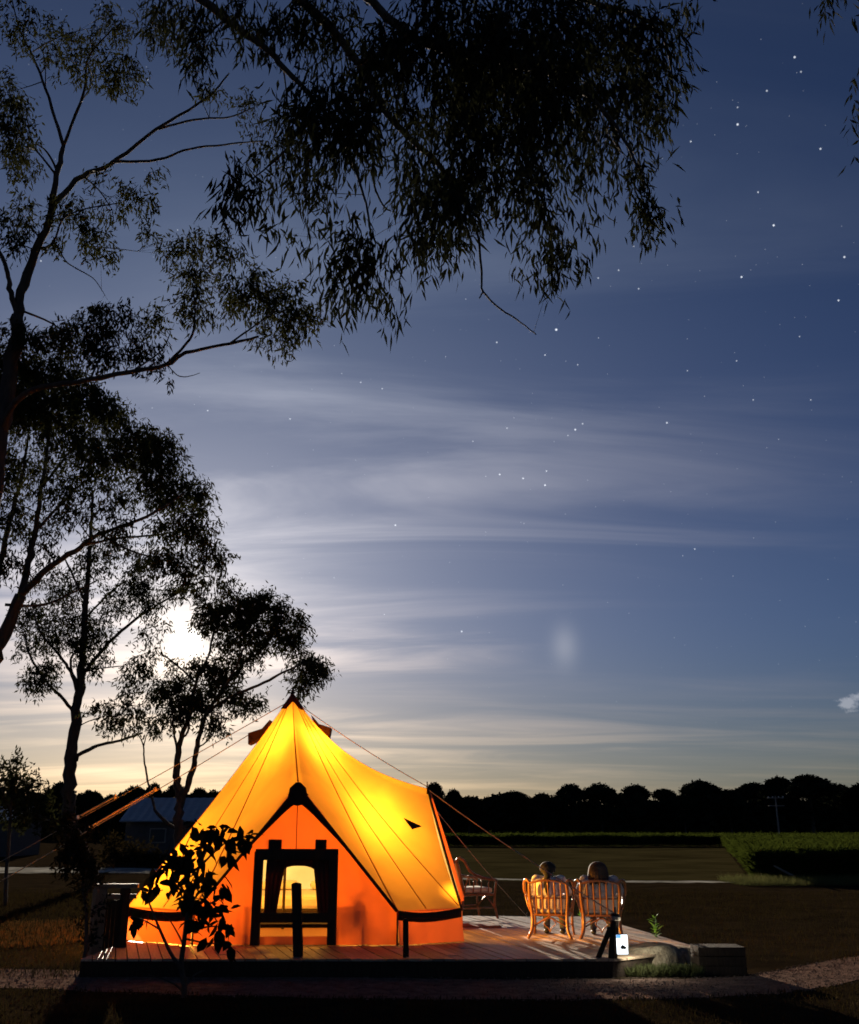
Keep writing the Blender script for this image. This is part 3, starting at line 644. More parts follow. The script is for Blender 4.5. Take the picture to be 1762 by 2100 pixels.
mat('glow_tinted_blade', (0.11, 0.045, 0.016), (0.26, 0.11, 0.038), 1.0, 1.5, trans=(0.10, 0.05, 0.015), twt=0.25, spec=0.0)  # dry blades reddened and brightened to stand in for the tent glow
dgp = [G(-260, 1880), G(150, 1872), G(175, 1955), G(-260, 1972)]
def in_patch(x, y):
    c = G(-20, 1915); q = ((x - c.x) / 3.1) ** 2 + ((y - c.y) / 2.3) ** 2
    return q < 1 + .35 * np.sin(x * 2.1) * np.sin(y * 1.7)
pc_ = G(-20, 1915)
tag(quads_obj('glow_tinted_grass', blades([(pc_.x - 3.6, pc_.x + 3.4, pc_.y - 2.6, pc_.y + 2.6, 15000, .09, in_patch)], 14), 'glow_tinted_blade'), 'dry grass patch left of the tent tinted orange like the tent glow', 'grass', kind='stuff')
mat('stones', (0.07, 0.048, 0.038), (0.25, 0.175, 0.135), 1.0, 9, spec=0.0)
bx_ = np.array([G(*q).x for q in pth_b]); by_ = np.array([G(*q).y for q in pth_b])
def pebbles(n, seed):
    r = np.random.default_rng(seed); x = r.uniform(-7, 8.5, n); lo = np.interp(x, fx, fy); hi = np.interp(x, bx_, by_); y = lo - .12 + (hi - lo + .22) * r.random(n)
    a = r.uniform(0, 6.28, n); sz = .004 + .011 * r.random(n) ** 4; p0 = np.stack([x, y, np.full(n, .004)], 1); V = []
    for k in range(4):                        # four leaning faces make a small stone
        b0, b1 = a + k * 1.571, a + (k + 1) * 1.571; c0 = np.stack([np.cos(b0) * sz, np.sin(b0) * sz, 0 * sz], 1); c1 = np.stack([np.cos(b1) * sz, np.sin(b1) * sz, 0 * sz], 1)
        up = np.stack([0 * sz, 0 * sz, sz * .8], 1); V.append(np.stack([p0 + c0, p0 + c1, p0 + c1 * .45 + up, p0 + c0 * .45 + up], 1))
    return np.concatenate(V)
tag(quads_obj('gravel_stones', pebbles(16000, 15), 'stones'), 'loose gravel stones scattered over the path in front of the deck', 'gravel', kind='stuff')
# verge post and leaning stick
vp = G(1562, 1806); o = thing('verge_post', 'thin pale post standing on the grassy verge beside the crop', 'post', loc=vp)
MB().tube([(0, 0, -.05), (.02, 0, .35), (.06, 0, .72)], [.035, .032, .028], 8).build('shaft', 'pole_wood', o); MB().lathe([(.036, 0), (.038, .02), (.02, .045)], (.06, 0, .70), 8).build('cap', 'pole_wood', o)
a = P(1588, 1776, 34.5); b = G(1640, 1806)
o = MB().tube([b - Vector((0, 0, .03)), b.lerp(a, .3) + Vector((0, 0, .03)), b.lerp(a, .7) + Vector((0, 0, .01)), a], [.05, .045, .04, .03], 7).build('fallen_branch', 'pole_wood')
tag(o, 'pale dead branch leaning up out of the verge grass', 'branch')

# ------------------------------------------------------------------ shed and far house
def house(name, label, px0, px1, d, ridge_y, eave_y, depth, seed):
    x0 = P(px0, 1690, d).x; x1 = P(px1, 1690, d).x; ze = P(px0, eave_y, d).z; zr = P(px0, ridge_y, d + depth / 2).z
    root = thing(name, label, 'building', loc=((x0 + x1) / 2, d + depth / 2, 0)); w = (x1 - x0) / 2; e = depth / 2
    wl = MB(); wl.prism([(-w + .3, -e + .3), (w - .3, -e + .3), (w - .3, e - .3), (-w + .3, e - .3)], -.1, ze - .02)
    n = len(wl.v); wl.v += [Vector((s * (w - .3), y, z)) for s in (-1, 1) for y, z in ((-e + .3, ze - .02), (e - .3, ze - .02), (0, zr - .12))]
    wl.f += [[n, n + 1, n + 2], [n + 3, n + 5, n + 4]]; wl.build('wall', 'shed_wall', root)
    rf = MB()
    for s in (-1, 1):
        ncor = int(w * 2 / .25); rows = []
        for t in (0, 1):
            rows.append([(-w + 2 * w * i / ncor, s * e * (1 - t), ze + (zr - ze) * t + (.025 if i % 2 else 0)) for i in range(ncor + 1)])
        rf.grid(rows)
    rf.build('roof', 'roof_metal', root, solid=.03)
    MB().tube([(-w, -e - .05, ze - .04), (w, -e - .05, ze - .04)], .06, 8).build('gutter', 'roof_metal', root)
    for i in range(2):
        x = -w + (i + .55) * w * .8
        f = MB().box((x - .5, -e + .22, .9), (x + .5, -e + .31, 1.75)).build('window', 'pole_wood', root)
        MB().box((x - .43, -e + .20, .97), (x + .43, -e + .215, 1.68)).build('pane', 'black_metal', f)
    dd = MB().box((w * .35, -e + .22, 0), (w * .35 + .9, -e + .31, 1.95)).build('door', 'pole_wood', root)
    return root
house('shed', 'long low shed with a grey metal roof behind the gum trunks', 245, 600, 62.0, 1637, 1683, 6.0, 1)
house('cottage', 'low cottage with a bluish metal roof beside the feathery shrub', -220, 28, 66.0, 1655, 1682, 6.0, 2)

# ------------------------------------------------------------------ deck
def clip(poly, n, c):
    out = []
    for i in range(len(poly)):
        a, b = poly[i], poly[(i + 1) % len(poly)]; da = a[0] * n[0] + a[1] * n[1] - c; db = b[0] * n[0] + b[1] * n[1] - c
        if da >= 0: out.append(a)
        if (da >= 0) != (db >= 0):
            t = da / (da - db); out.append((a[0] + (b[0] - a[0]) * t, a[1] + (b[1] - a[1]) * t))
    return out
Y0 = GD(1000, 1967).y                         # front edge of the deck
XL = GD(165, 1967).x; c2 = GD(1262, 1966); c3 = GD(1440, 1946); c4 = GD(1200, 1884)
DECK = [(XL, Y0), (c2.x, Y0), (c3.x, c3.y), (c4.x + .25, c4.y + .4), (XL, c4.y + .9)]
deck = thing('timber_deck', 'low timber deck of weathered boards under the glowing tent', 'deck')
DA = math.radians(-17.0); du = (math.sin(DA), math.cos(DA)); dn = (math.cos(DA), -math.sin(DA))
rp = random.Random(4); pw = .145
cs = [x * dn[0] + y * dn[1] for x, y in DECK]; c = min(cs)
frame = Matrix(((du[0], dn[0]), (du[1], dn[1])))
while c < max(cs):
    strip = clip(clip(DECK, dn, c + .007), (-dn[0], -dn[1]), -(c + pw - .007))
    if len(strip) >= 3:
        us = [x * du[0] + y * du[1] for x, y in strip]; u = min(us) - rp.uniform(0, 2.0)
        while u < max(us):
            ln = rp.uniform(2.2, 3.4); pc = clip(clip(strip, du, u + .0025), (-du[0], -du[1]), -(u + ln - .0025))
            u += ln
            if len(pc) < 3: continue
            cx = sum(p[0] for p in pc) / len(pc); cy = sum(p[1] for p in pc) / len(pc)
            # board in its own frame so that the grain runs along it
            loc = [((x - cx) * du[0] + (y - cy) * du[1], -((x - cx) * dn[0] + (y - cy) * dn[1])) for x, y in pc]
            ar = sum(loc[i][0] * loc[(i + 1) % len(loc)][1] - loc[(i + 1) % len(loc)][0] * loc[i][1] for i in range(len(loc)))
            if abs(ar) < .01: continue
            if ar < 0: loc.reverse()
            o = MB().prism(loc, -.028, rp.uniform(-.005, .005)).build('board', 'deck_wood', deck)
            o.location = (cx, cy, DZ); o.rotation_euler.z = math.atan2(du[1], du[0])
    c += pw
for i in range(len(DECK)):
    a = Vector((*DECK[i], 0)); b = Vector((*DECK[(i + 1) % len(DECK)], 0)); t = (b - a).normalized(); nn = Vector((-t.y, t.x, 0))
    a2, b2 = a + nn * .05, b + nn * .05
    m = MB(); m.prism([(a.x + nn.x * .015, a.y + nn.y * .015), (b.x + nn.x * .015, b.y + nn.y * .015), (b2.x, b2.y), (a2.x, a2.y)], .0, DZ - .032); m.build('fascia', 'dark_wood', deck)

mt = GD(985, 1900)
o = MB().box((mt.x - .38, mt.y - .25, DZ + .004), (mt.x + .34, mt.y + .25, DZ + .024)).build('doormat', 'rug', bevel=.006)
tag(o, 'brown doormat lying on the deck by the side of the tent', 'doormat')

# ------------------------------------------------------------------ bell tent
yF = GD(612, 1942).y
FT = P(612, 1612, yF); FR = P(815, 1868, yF + .1); FL = P(398, 1868, yF + .1); EZ = FR.z; FL.z = EZ
RN = P(944, 1860, 15.75); RN.z = EZ
RT_ = P(875, 1617, 17.2); RF = Vector((RN.x + .10, 18.7, EZ))
LC = P(262, 1862, 16.0); LC.z = EZ
AP = P(600, 1424, 17.5)
BK = [Vector((RN.x - .6, 20.0, EZ)), Vector((AP.x + .3, 20.4, EZ)), Vector((AP.x - 1.8, 19.9, EZ)), Vector((LC.x - .15, 18.2, EZ))]
BND = [FL, FT, FR, RN, RT_, RF] + BK + [LC]
SAG = [.10, .10, .10, .16, .34, .2, .15, .15, .15, .12, .08]
tent = thing('bell_tent', 'large canvas bell tent glowing orange from the lamps inside it', 'tent')
def roof_pt(e, s, t):
    """edge e of the eave loop, s along that edge, t from apex (0) to eave (1)"""
    a, b = BND[e], BND[(e + 1) % len(BND)]; q = a.lerp(b, s); p = AP.lerp(q, t)
    sag = SAG[e] * (1 - s) + SAG[(e + 1) % len(BND)] * s
    p = p - Vector((0, 0, sag * 4 * t * (1 - t) * (1.25 - .5 * t)))
    inw = (Vector((AP.x, AP.y, p.z)) - p); inw.z = 0
    if inw.length > 1e-6: inw.normalize()
    w = math.sin(math.pi * s) * t * (1.15 - t * .75)
    p = p + inw * .07 * w - Vector((0, 0, .05 * w))
    p = p + inw * .012 * math.sin(9 * t + 5 * s + e) * math.sin(math.pi * s) * min(t * 3, 1)
    return p
NT = 22; NS = 12
rb = MB()
rows = []
for i in range(NT + 1):
    t = .02 + .98 * i / NT; row = []
    for e in range(len(BND)):
        for j in range(NS): row.append(roof_pt(e, j / NS, t))
    row.append(roof_pt(0, 0, t)); rows.append(row)
rb.grid(rows); roof = rb.build('roof', 'canvas', tent, smooth=True)
def strip_on(fn, wfn, n, name, m, parent, lift=.006):
    """thin cloth ribbon following fn(u) in 0..1, lying towards the outside of the tent"""
    b = MB(); ra, rc = [], []
    for i in range(n + 1):
        u = i / n; p = fn(u); q = fn(min(u + .02, 1)) - fn(max(u - .02, 0))
        out = Vector((p.x - AP.x, p.y - AP.y, .35)).normalized(); sd = q.cross(out).normalized(); p = p + out * lift; w = wfn(u) * .5
        ra.append(p - sd * w); rc.append(p + sd * w)
    b.grid([ra, rc]); return b.build(name, m, parent, smooth=True, solid=.004)
for e in range(len(BND)):
    strip_on(lambda u, e=e: roof_pt(e, 0.0, .06 + .93 * u), lambda u: .012 + .012 * u, 22, 'seam', 'seam_cloth', roof)
for e, s in ((10, .5), (2, .5)):
    strip_on(lambda u, e=e, s=s: roof_pt(e, s, .06 + .93 * u), lambda u: .008 + .012 * u, 22, 'seam', 'seam_cloth', roof)
# apex cap
b = MB(); r2 = []
for i in range(6):
    t = .0 + .075 * i / 5; row = []
    for e in range(len(BND)):
        for j in range(0, NS, 3):
            p = roof_pt(e, j / NS, max(t, .003)); out = Vector((p.x - AP.x, p.y - AP.y, 0)); row.append(p + (out.normalized() * .014 if out.length > 1e-6 else Vector()) + Vector((0, 0, .02)))
    row.append(row[0].copy()); r2.append(row)
b.grid(r2); b.build('apex_cap', 'vent_cloth', tent, smooth=True, solid=.006)
MB().lathe([(.03, 0), (.03, .07), (.014, .10), (.004, .13)], AP + Vector((0, 0, -.03)), 10).build('pole_tip', 'canvas_trim', tent, smooth=True)
# vent hoods standing out on both sides below the cap
for pts, dy in (([(556, 1478), (540, 1496), (512, 1505), (512, 1528), (548, 1510)], .3), ([(640, 1468), (655, 1486), (680, 1494), (676, 1514), (650, 1500)], .3)):
    b = MB(); q = [P(x, y, AP.y + .30) for x, y in pts]; n = len(q)
    for k in (-.16, .16): b.v += [p + Vector((0, k, 0)) for p in q]
    b.f = [list(range(n)), list(range(2 * n - 1, n - 1, -1))] + [[i, n + i, n + (i + 1) % n, (i + 1) % n] for i in range(n)]
    b.build('vent_hood', 'canvas_trim', tent)
# low wall under the eaves, open under the two A-shaped entrances
wallparts = []
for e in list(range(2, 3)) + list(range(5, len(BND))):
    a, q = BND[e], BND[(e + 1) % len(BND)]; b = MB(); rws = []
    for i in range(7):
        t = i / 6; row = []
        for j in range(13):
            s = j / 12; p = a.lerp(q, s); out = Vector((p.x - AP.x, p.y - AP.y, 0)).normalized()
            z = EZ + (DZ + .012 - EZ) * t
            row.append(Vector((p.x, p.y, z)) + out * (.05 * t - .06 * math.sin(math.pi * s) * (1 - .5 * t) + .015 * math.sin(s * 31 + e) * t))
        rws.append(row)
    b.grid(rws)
    if e == 9:                               # unseen wall left open to spill lamp light; roll added under the eave
        MB().tube([a.lerp(q, k / 8) + Vector((.06, 0, -.10)) for k in range(9)], .045, 8).build('added_wall_roll', 'canvas_wall', tent, smooth=True)
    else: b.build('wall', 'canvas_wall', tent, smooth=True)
    # dark eave band
    def band(u, a=a, q=q):
        p = a.lerp(q, u); out = Vector((p.x - AP.x, p.y - AP.y, 0)).normalized(); return p + out * (.02 - .05 * math.sin(math.pi * u)) - Vector((0, 0, .05 + .05 * math.sin(math.pi * u)))
    m = MB(); ra, rc = [], []
    for i in range(15):
        p = band(i / 14); ra.append(p + Vector((0, 0, .055))); rc.append(p - Vector((0, 0, .075)))
    m.grid([ra, rc]); m.build('eave_band', 'canvas_trim', tent, smooth=True, solid=.008)
# A-frame sleeves
def sleeve(tip, foot, w0, w1, name, mname):
    def f(u): return tip.lerp(foot, u)
    m = MB(); ra, rc = [], []; side = (foot - tip).normalized()
    outd = Vector((tip.x - AP.x, tip.y - AP.y, 0)).normalized(); nrm = side.cross(outd).normalized()
    if nrm.z > 0: nrm = -nrm
    for i in range(25):
        u = i / 24; w = w1 + (w0 - w1) * max(0, 1 - u / .34) ** 1.5 + .03 * math.exp(-((u - .3) / .12) ** 2)
        p = f(u) + outd * .02; ra.append(p - nrm * .012); rc.append(p + nrm * w)
    m.grid([ra, rc]); m.build(name, mname, tent, smooth=True, solid=.02)
sleeve(FT, FL, .20, .030, 'frame_sleeve', 'canvas_trim'); sleeve(FT, FR, .20, .034, 'frame_sleeve', 'canvas_trim')
sleeve(RT_, RN, .12, .075, 'frame_sleeve', 'canvas_trim'); sleeve(RT_, RF, .12, .05, 'frame_sleeve', 'canvas_trim')
od_ = Vector((FT.x - AP.x, FT.y - AP.y, 0)).normalized()
cap = MB(); w = .15
cap.v = [FT + Vector((x, -.03, z)) for x, z in ((-.035, .05), (.035, .05), (.12, -.03), (.155, -.22), (.07, -.27), (0, -.285), (-.07, -.27), (-.155, -.22), (-.12, -.03))]; cap.f = [list(range(9))]
cap.build('frame_cap', 'canvas_trim', tent, solid=.03)
MB().tube([FT + Vector((0, -.01, -.26)), FT + Vector((.004, -.005, -.9))], .006, 5).build('zip_cord', 'canvas_trim', tent)
# A-frame poles inside the sleeves
for a, q in ((FT, FL), (FT, FR), (RT_, RN), (RT_, RF)):
    MB().tube([a + Vector((0, .03, 0)), q + Vector((0, .03, 0)), Vector((q.x, q.y + .03, DZ))], .014, 7).build('frame_pole', 'black_metal', tent)
# recessed front panel with a doorway in it
yD = yF + .16
dl = P(533, 1750, yD).x; dr_ = P(688, 1750, yD).x; dtop = P(600, 1748, yD).z; sill = P(600, 1893, yD).z
def panel(poly, name='door_panel'):
    # (x, z) polygon cut into a fine fan of quads with soft folds
    b = MB(); (x0, z0), (x1, z1), (x2, z2), (x3, z3) = poly; rws = []
    for i in range(13):
        t = i / 12; row = []
        for j in range(13):
            s = j / 12; x = (x0 * (1 - s) + x1 * s) * (1 - t) + (x3 * (1 - s) + x2 * s) * t; z = (z0 * (1 - s) + z1 * s) * (1 - t) + (z3 * (1 - s) + z2 * s) * t
            row.append((x, yD + .018 * math.sin(x * 11) + .01 * math.sin(x * 27 + z * 4), z))
        rws.append(row)
    b.grid(rws); return b.build(name, 'canvas_wall', tent, smooth=True)
def edge_x(z, foot): t = max(0, min(1, (FT.z - z) / (FT.z - EZ))); return FT.x + (foot.x - FT.x) * t
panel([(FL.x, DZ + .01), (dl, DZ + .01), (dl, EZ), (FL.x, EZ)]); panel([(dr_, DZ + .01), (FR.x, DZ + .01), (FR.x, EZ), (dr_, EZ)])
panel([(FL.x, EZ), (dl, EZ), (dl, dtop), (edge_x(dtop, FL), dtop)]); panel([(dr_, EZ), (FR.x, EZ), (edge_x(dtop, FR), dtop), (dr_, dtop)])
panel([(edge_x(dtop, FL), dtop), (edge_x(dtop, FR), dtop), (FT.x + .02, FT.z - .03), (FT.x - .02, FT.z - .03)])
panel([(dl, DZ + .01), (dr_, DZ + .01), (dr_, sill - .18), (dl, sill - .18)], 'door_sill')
# side flap seen beyond the right-hand A-frame
b = MB(); rws = []
for i in range(15):
    t = i / 14; q = RT_.lerp(RF, t); r0 = RT_.lerp(RN, t); row = []
    for j in range(7):
        s = j / 6; p = q.lerp(r0, s * .45); row.append(p + Vector((.03 * math.sin(s * 9) + .06 * math.sin(math.pi * s), 0, -.02)))
    rws.append(row)
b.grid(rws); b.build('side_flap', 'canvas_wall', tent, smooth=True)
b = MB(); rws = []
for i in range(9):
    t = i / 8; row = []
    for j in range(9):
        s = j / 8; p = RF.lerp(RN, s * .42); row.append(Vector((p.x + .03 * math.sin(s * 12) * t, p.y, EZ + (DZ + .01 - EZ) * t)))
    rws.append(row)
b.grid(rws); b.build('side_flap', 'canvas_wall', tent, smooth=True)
# small rain flap on the right-hand roof panel
c0 = P(838, 1688, 15.9); b = MB(); b.v = [c0 + Vector(v) for v in ((-.07, 0, .07), (.20, .1, -.05), (.06, -.06, -.09))]; b.f = [[0, 1, 2]]; b.build('rain_flap', 'canvas_trim', tent, solid=.012)
MB().tube([Vector((AP.x, AP.y, DZ)), AP], .024, 10).build('centre_pole', 'dark_wood', tent)
fl = MB(); fl.prism([(p.x * .985 + AP.x * .015, p.y * .985 + AP.y * .015) for p in [FL + Vector((0, .15, 0)), FR + Vector((0, .15, 0)), RN, RF] + BK + [LC]], DZ + .006, DZ + .014); fl.build('groundsheet', 'rug', tent)

# guy ropes
def rope(pts, r, label, strap=None):
    pts = [Vector(p) for p in pts]
    o = thing('guy_rope', label, 'rope', loc=(0, 0, 0))
    full = []
    for a, q in zip(pts, pts[1:]):
        for i in range(10):
            t = i / 10; full.append(a.lerp(q, t) - Vector((0, 0, .05 * 4 * t * (1 - t))))
    full.append(pts[-1]); MB().tube(full, r, 5).build('cord', 'rope', o)
    if strap:
        MB().tube(strap, .017, 6).build('strap', 'strap', o)
        MB().lathe([(.02, -.03), (.032, 0), (.02, .03)], strap[0], 8).build('tensioner', 'white_enamel', o)
        MB().lathe([(.02, -.04), (.04, 0), (.02, .04)], strap[-1], 8).build('tensioner', 'strap', o)
    e = pts[-1]
    MB().tube([e + Vector((0, 0, .08)), e - Vector((0, 0, .12))], .012, 6).build('peg', 'black_metal', o)
def on_line(a, q, px):                       # point of the rope that stands at picture column px
    lo, hi = 0.0, 1.0
    for _ in range(40):
        m = (lo + hi) / 2; p = a.lerp(q, m); col = W / 2 + FPX * p.x / (p.y * CT + (p.z - HC) * ST)
        if col > px: lo = m
        else: hi = m
    return a.lerp(q, lo)
top = AP - Vector((.05, 0, .12)); 
e1 = P(-60, 1796, 19.5); gl1 = top + (e1 - top) * 1.0
k1 = (HC - 0) and (top.z / (top.z - e1.z)); gl1 = top + (e1 - top) * k1
s1 = [on_line(top, e1, 160), on_line(top, e1, 236)]
rope([top, gl1], .008, 'guy rope with orange strap running left from the tent peak', s1)
v0 = P(512, 1506, AP.y + .25); e2 = P(-60, 1838, 18.4); k2 = v0.z / (v0.z - e2.z); gl2 = v0 + (e2 - v0) * k2
s2 = [on_line(v0, e2, 182), on_line(v0, e2, 318)]
rope([v0, gl2], .008, 'lower guy rope with long orange strap running left from the tent vent', s2)
anchor = G(1254, 2004); atop = P(1262, 1874, anchor.y)
rope([AP + Vector((.07, 0, -.14)), RT_ + Vector((.01, 0, .03))], .007, 'thin guy rope from the tent peak down to the side awning')
rope([RT_ + Vector((.03, 0, -.02)), atop], .009, 'guy rope from the side awning to the dark anchor post')
rope([RT_ + Vector((.02, 0, -.18)), GD(1082, 1880)], .007, 'steep guy rope from the side awning to the deck boards')

# lamps inside the tent
LAMP = (1.0, 0.41, 0.04)
def lamp_light(p, e, parent, rad=.10):
    l = bpy.data.lights.new('lamp_glow', 'POINT'); l.energy = e; l.color = LAMP; l.shadow_soft_size = rad
    o = bpy.data.objects.new('lamp_glow', l); link(o, parent); o.location = p
pl = P(628, 1530, 17.3)
o = thing('pendant_lantern', 'lantern hanging high inside the glowing tent', 'lantern', loc=pl)
MB().tube([(0, 0, .16), (AP.x - pl.x, AP.y - pl.y, AP.z - pl.z - .2)], .006, 5).build('cord', 'black_metal', o)
MB().lathe([(.03, .16), (.08, .12), (.09, .10)], (0, 0, 0), 12).build('cap', 'black_metal', o)
MB().lathe([(.01, -.05), (.035, -.03), (.045, 0), (.035, .05), (.02, .09)], (0, 0, 0), 12).build('bulb', 'bulb', o, smooth=True)
lamp_light((0, 0, -.14), 70, o, .22)
def floor_lamp(px, py, d, e, label):
    p = P(px, py, d); o = thing('standing_lamp', label, 'lamp', loc=(p.x, p.y, DZ + .015)); h = p.z - DZ - .015
    MB().lathe([(.14, 0), (.14, .02), (.02, .04)], (0, 0, 0), 14).build('base', 'black_metal', o)
    MB().tube([(0, 0, .03), (0, 0, h - .06)], .012, 7).build('stem', 'black_metal', o)
    MB().lathe([(.015, -.06), (.03, -.03), (.04, .0), (.03, .04), (.008, .06)], (0, 0, h), 12).build('bulb', 'bulb', o, smooth=True)
    lamp_light((0, 0, h + .16), e, o, .2)
floor_lamp(752, 1760, 16.9, 88, 'standing lamp behind the right-hand tent canvas')
o = thing('added_door_lamp', 'added unseen lamp just inside the side entrance that lights the chairs orange', 'lamp', loc=(-.80, 15.90, DZ + .015))  # spot fixture added out of sight to throw orange light on the chairs
MB().lathe([(.11, 0), (.11, .02), (.02, .035)], (0, 0, 0), 14).build('base', 'black_metal', o)
MB().tube([(0, 0, .03), (0, 0, .42), (.05, 0, .50)], .011, 7).build('stem', 'black_metal', o)
sh_ = MB().lathe([(.03, 0), (.05, .03), (.10, .15)], (0, 0, 0), 14); sh_.f = sh_.f[:-1]; sh_ = sh_.build('shade', 'black_metal', o); sh_.location = (.05, 0, .50); sh_.rotation_euler = (0, math.radians(95), math.radians(11))
l = bpy.data.lights.new('lamp_glow', 'SPOT'); l.energy = 520; l.color = LAMP; l.shadow_soft_size = .05; l.spot_size = math.radians(40); l.spot_blend = .9
lo = bpy.data.objects.new('lamp_glow', l); link(lo, o); lo.location = (.20, .03, .50); lo.rotation_euler = Vector((1.0, .17, .0)).to_track_quat('-Z', 'Y').to_euler()
floor_lamp(372, 1864, 16.9, 125, 'low standing lamp behind the left-hand tent canvas')

# furniture seen in the tent doorway
yI = yD - .10
o = thing('doorway_frame', 'dark timber frame with tied curtains standing in the tent doorway', 'frame', loc=(0, 0, 0))
def pbox(px0, px1, py0, py1, y, th, name, m, parent, bev=.006):
    a = P(px0, py1, y); q = P(px1, py0, y); return MB().box((a.x, y - th / 2, a.z), (q.x, y + th / 2, q.z)).build(name, m, parent, bevel=bev)
flo = GD(600, 1930).z + .015
for x0, x1, yt in ((523, 541, 1746), (676, 694, 1748)):
    a = P(x0, yt, yI); q = P(x1, yt, yI); MB().box((a.x, yI - .04, flo), (q.x, yI + .04, a.z)).build('post', 'dark_wood', o, bevel=.006)
for x0, x1 in ((552, 578), (648, 670)):
    a = P(x0, 1722, yI + .1); q = P(x1, 1722, yI + .1); MB().box((a.x, yI + .05, P(600, 1790, yI).z), (q.x, yI + .13, a.z)).build('upright', 'dark_wood', o, bevel=.006)
pbox(524, 694, 1741, 1764, yI, .07, 'crossbeam', 'dark_wood', o)
pbox(530, 690, 1872, 1892, yI, .06, 'rail', 'dark_wood', o)
def curtain(pxs_top, pxs_bot, y, name='curtain'):
    b = MB(); rws = []
    for i in range(11):
        t = i / 10; row = []; yy = 1760 + (1880 - 1760) * t
        for j in range(13):
            s = j / 12; tw = t ** .7
            x = (pxs_top[0] + (pxs_top[1] - pxs_top[0]) * s) * (1 - tw) + (pxs_bot[0] + (pxs_bot[1] - pxs_bot[0]) * s) * tw
            p = P(x, yy, y); row.append(p + Vector((0, .025 * math.sin(s * 25), 0)))
        rws.append(row)
    b.grid(rws); b.build(name, 'curtain', o, smooth=True, solid=.004)
curtain((548, 592), (541, 566), yI + .02); curtain((640, 684), (652, 684), yI + .02)
b = MB(); rws = []
for i in range(5):
    t = i / 4; row = []
    for j in range(21):
        s = j / 20; px = 572 + 82 * s; py = 1762 + (14 + 16 * abs(2 * s - 1) ** 3) * t; row.append(P(px, py, yI + .03) + Vector((0, .012 * math.sin(s * 40), 0)))
    rws.append(row)
b.grid(rws); b.build('valance', 'curtain', o, smooth=True, solid=.004)
bz = thing('bench', 'low dark bench standing just inside the tent doorway', 'bench', loc=(0, 0, 0)); yB = yI + .45
a = P(500, 1893, yB); q = P(700, 1893, yB); sx0, sx1, sz = a.x, q.x, a.z
MB().box((sx0, yB - .18, sz - .05), (sx1, yB + .18, sz)).build('seat', 'dark_wood', bz, bevel=.008)
for x in (sx0 + .05, sx1 - .05):
    for yy in (-.14, .14): MB().box((x - .03, yB + yy - .03, flo), (x + .03, yB + yy + .03, sz - .05)).build('leg', 'dark_wood', bz)
def table(px0, px1, py, d, label):
    a = P(px0, py, d); q = P(px1, py, d); o = thing('side_table', label, 'table', loc=((a.x + q.x) / 2, d, flo)); w = (q.x - a.x) / 2; h = a.z - flo
    MB().box((-w, -.2, h - .03), (w, .2, h)).build('top', 'dark_wood', o, bevel=.005)
    for x in (-w + .03, w - .03):
        for y in (-.17, .17): MB().box((x - .02, y - .02, 0), (x + .02, y + .02, h - .03)).build('leg', 'dark_wood', o)
    return Vector(o.location) + Vector((0, 0, h))
tp_ = table(696, 752, 1846, yD + .32, 'small side table inside the tent right of the doorway')
o = thing('table_vase', 'squat dark vase on the right-hand side table in the tent', 'vase', loc=tp_ + Vector((.10, 0, 0)))
MB().lathe([(.03, 0), (.07, .03), (.085, .07), (.05, .11), (.025, .13), (.04, .15)], (0, 0, 0), 12).build('body', 'black_metal', o, smooth=True)
for a in range(5): MB().tube([(0, 0, .14), (.04 * math.cos(a * 1.3), .03 * math.sin(a), .2), (.10 * math.cos(a * 1.3), .05 * math.sin(a), .21)], [.006, .008, .003], 5).build('leaf', 'sapling_leaf', o)
tp_ = table(492, 526, 1856, yD + .36, 'small side table inside the tent left of the doorway')
o = thing('table_lamp', 'small unlit lamp with a cone shade on the left-hand side table', 'lamp', loc=tp_)
MB().lathe([(.05, 0), (.05, .01), (.012, .02), (.012, .14)], (0, 0, 0), 10).build('stem', 'black_metal', o); MB().lathe([(.085, .06), (.03, .18)], (0, 0, 0), 12).build('shade', 'black_metal', o)
o = thing('bed', 'double bed with pale linen at the back of the tent', 'bed', loc=(AP.x + .1, 18.7, flo))
MB().box((-.95, -1.0, 0), (.95, 1.0, .28)).build('base', 'dark_wood', o, bevel=.02); MB().box((-.92, -.98, .28), (.92, .98, .50)).build('mattress', 'linen', o, bevel=.06)
for x in (-.45, .45): MB().box((x - .32, .5, .51), (x + .32, .9, .66)).build('pillow', 'linen', o, bevel=.06)

# ------------------------------------------------------------------ posts, rail, anchor post, lantern
def plain_post(px, py0, py1, wpx, label, lean=0.0, group=None):
    g0 = G(px, py1, 0); top_ = P(px + lean, py0, g0.y); w = wpx * mpp(g0.y) / 2
    o = thing('timber_post', label, 'post', group, loc=g0)
    b = MB(); tx = top_.x - g0.x; h = top_.z
    b.v = [Vector(v) for v in ((-w, -w, -.05), (w, -w, -.05), (w, w, -.05), (-w, w, -.05), (tx - w, -w, h), (tx + w, -w, h), (tx + w, w, h), (tx - w, w, h))]
    b.f = [[3, 2, 1, 0], [4, 5, 6, 7], [0, 1, 5, 4], [1, 2, 6, 5], [2, 3, 7, 6], [3, 0, 4, 7]]
    b.build('shaft', 'dark_wood', o, bevel=.008); MB().lathe([(w * .8, h - .006), (w * .8, h + .006), (w * .3, h + .012)], (tx, 0, 0), 8).build('cap', 'dark_wood', o)
    return o
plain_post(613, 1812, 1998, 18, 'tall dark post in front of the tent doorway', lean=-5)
plain_post(833, 1886, 2000, 11, 'short dark post near the right foot of the tent awning', lean=-1)
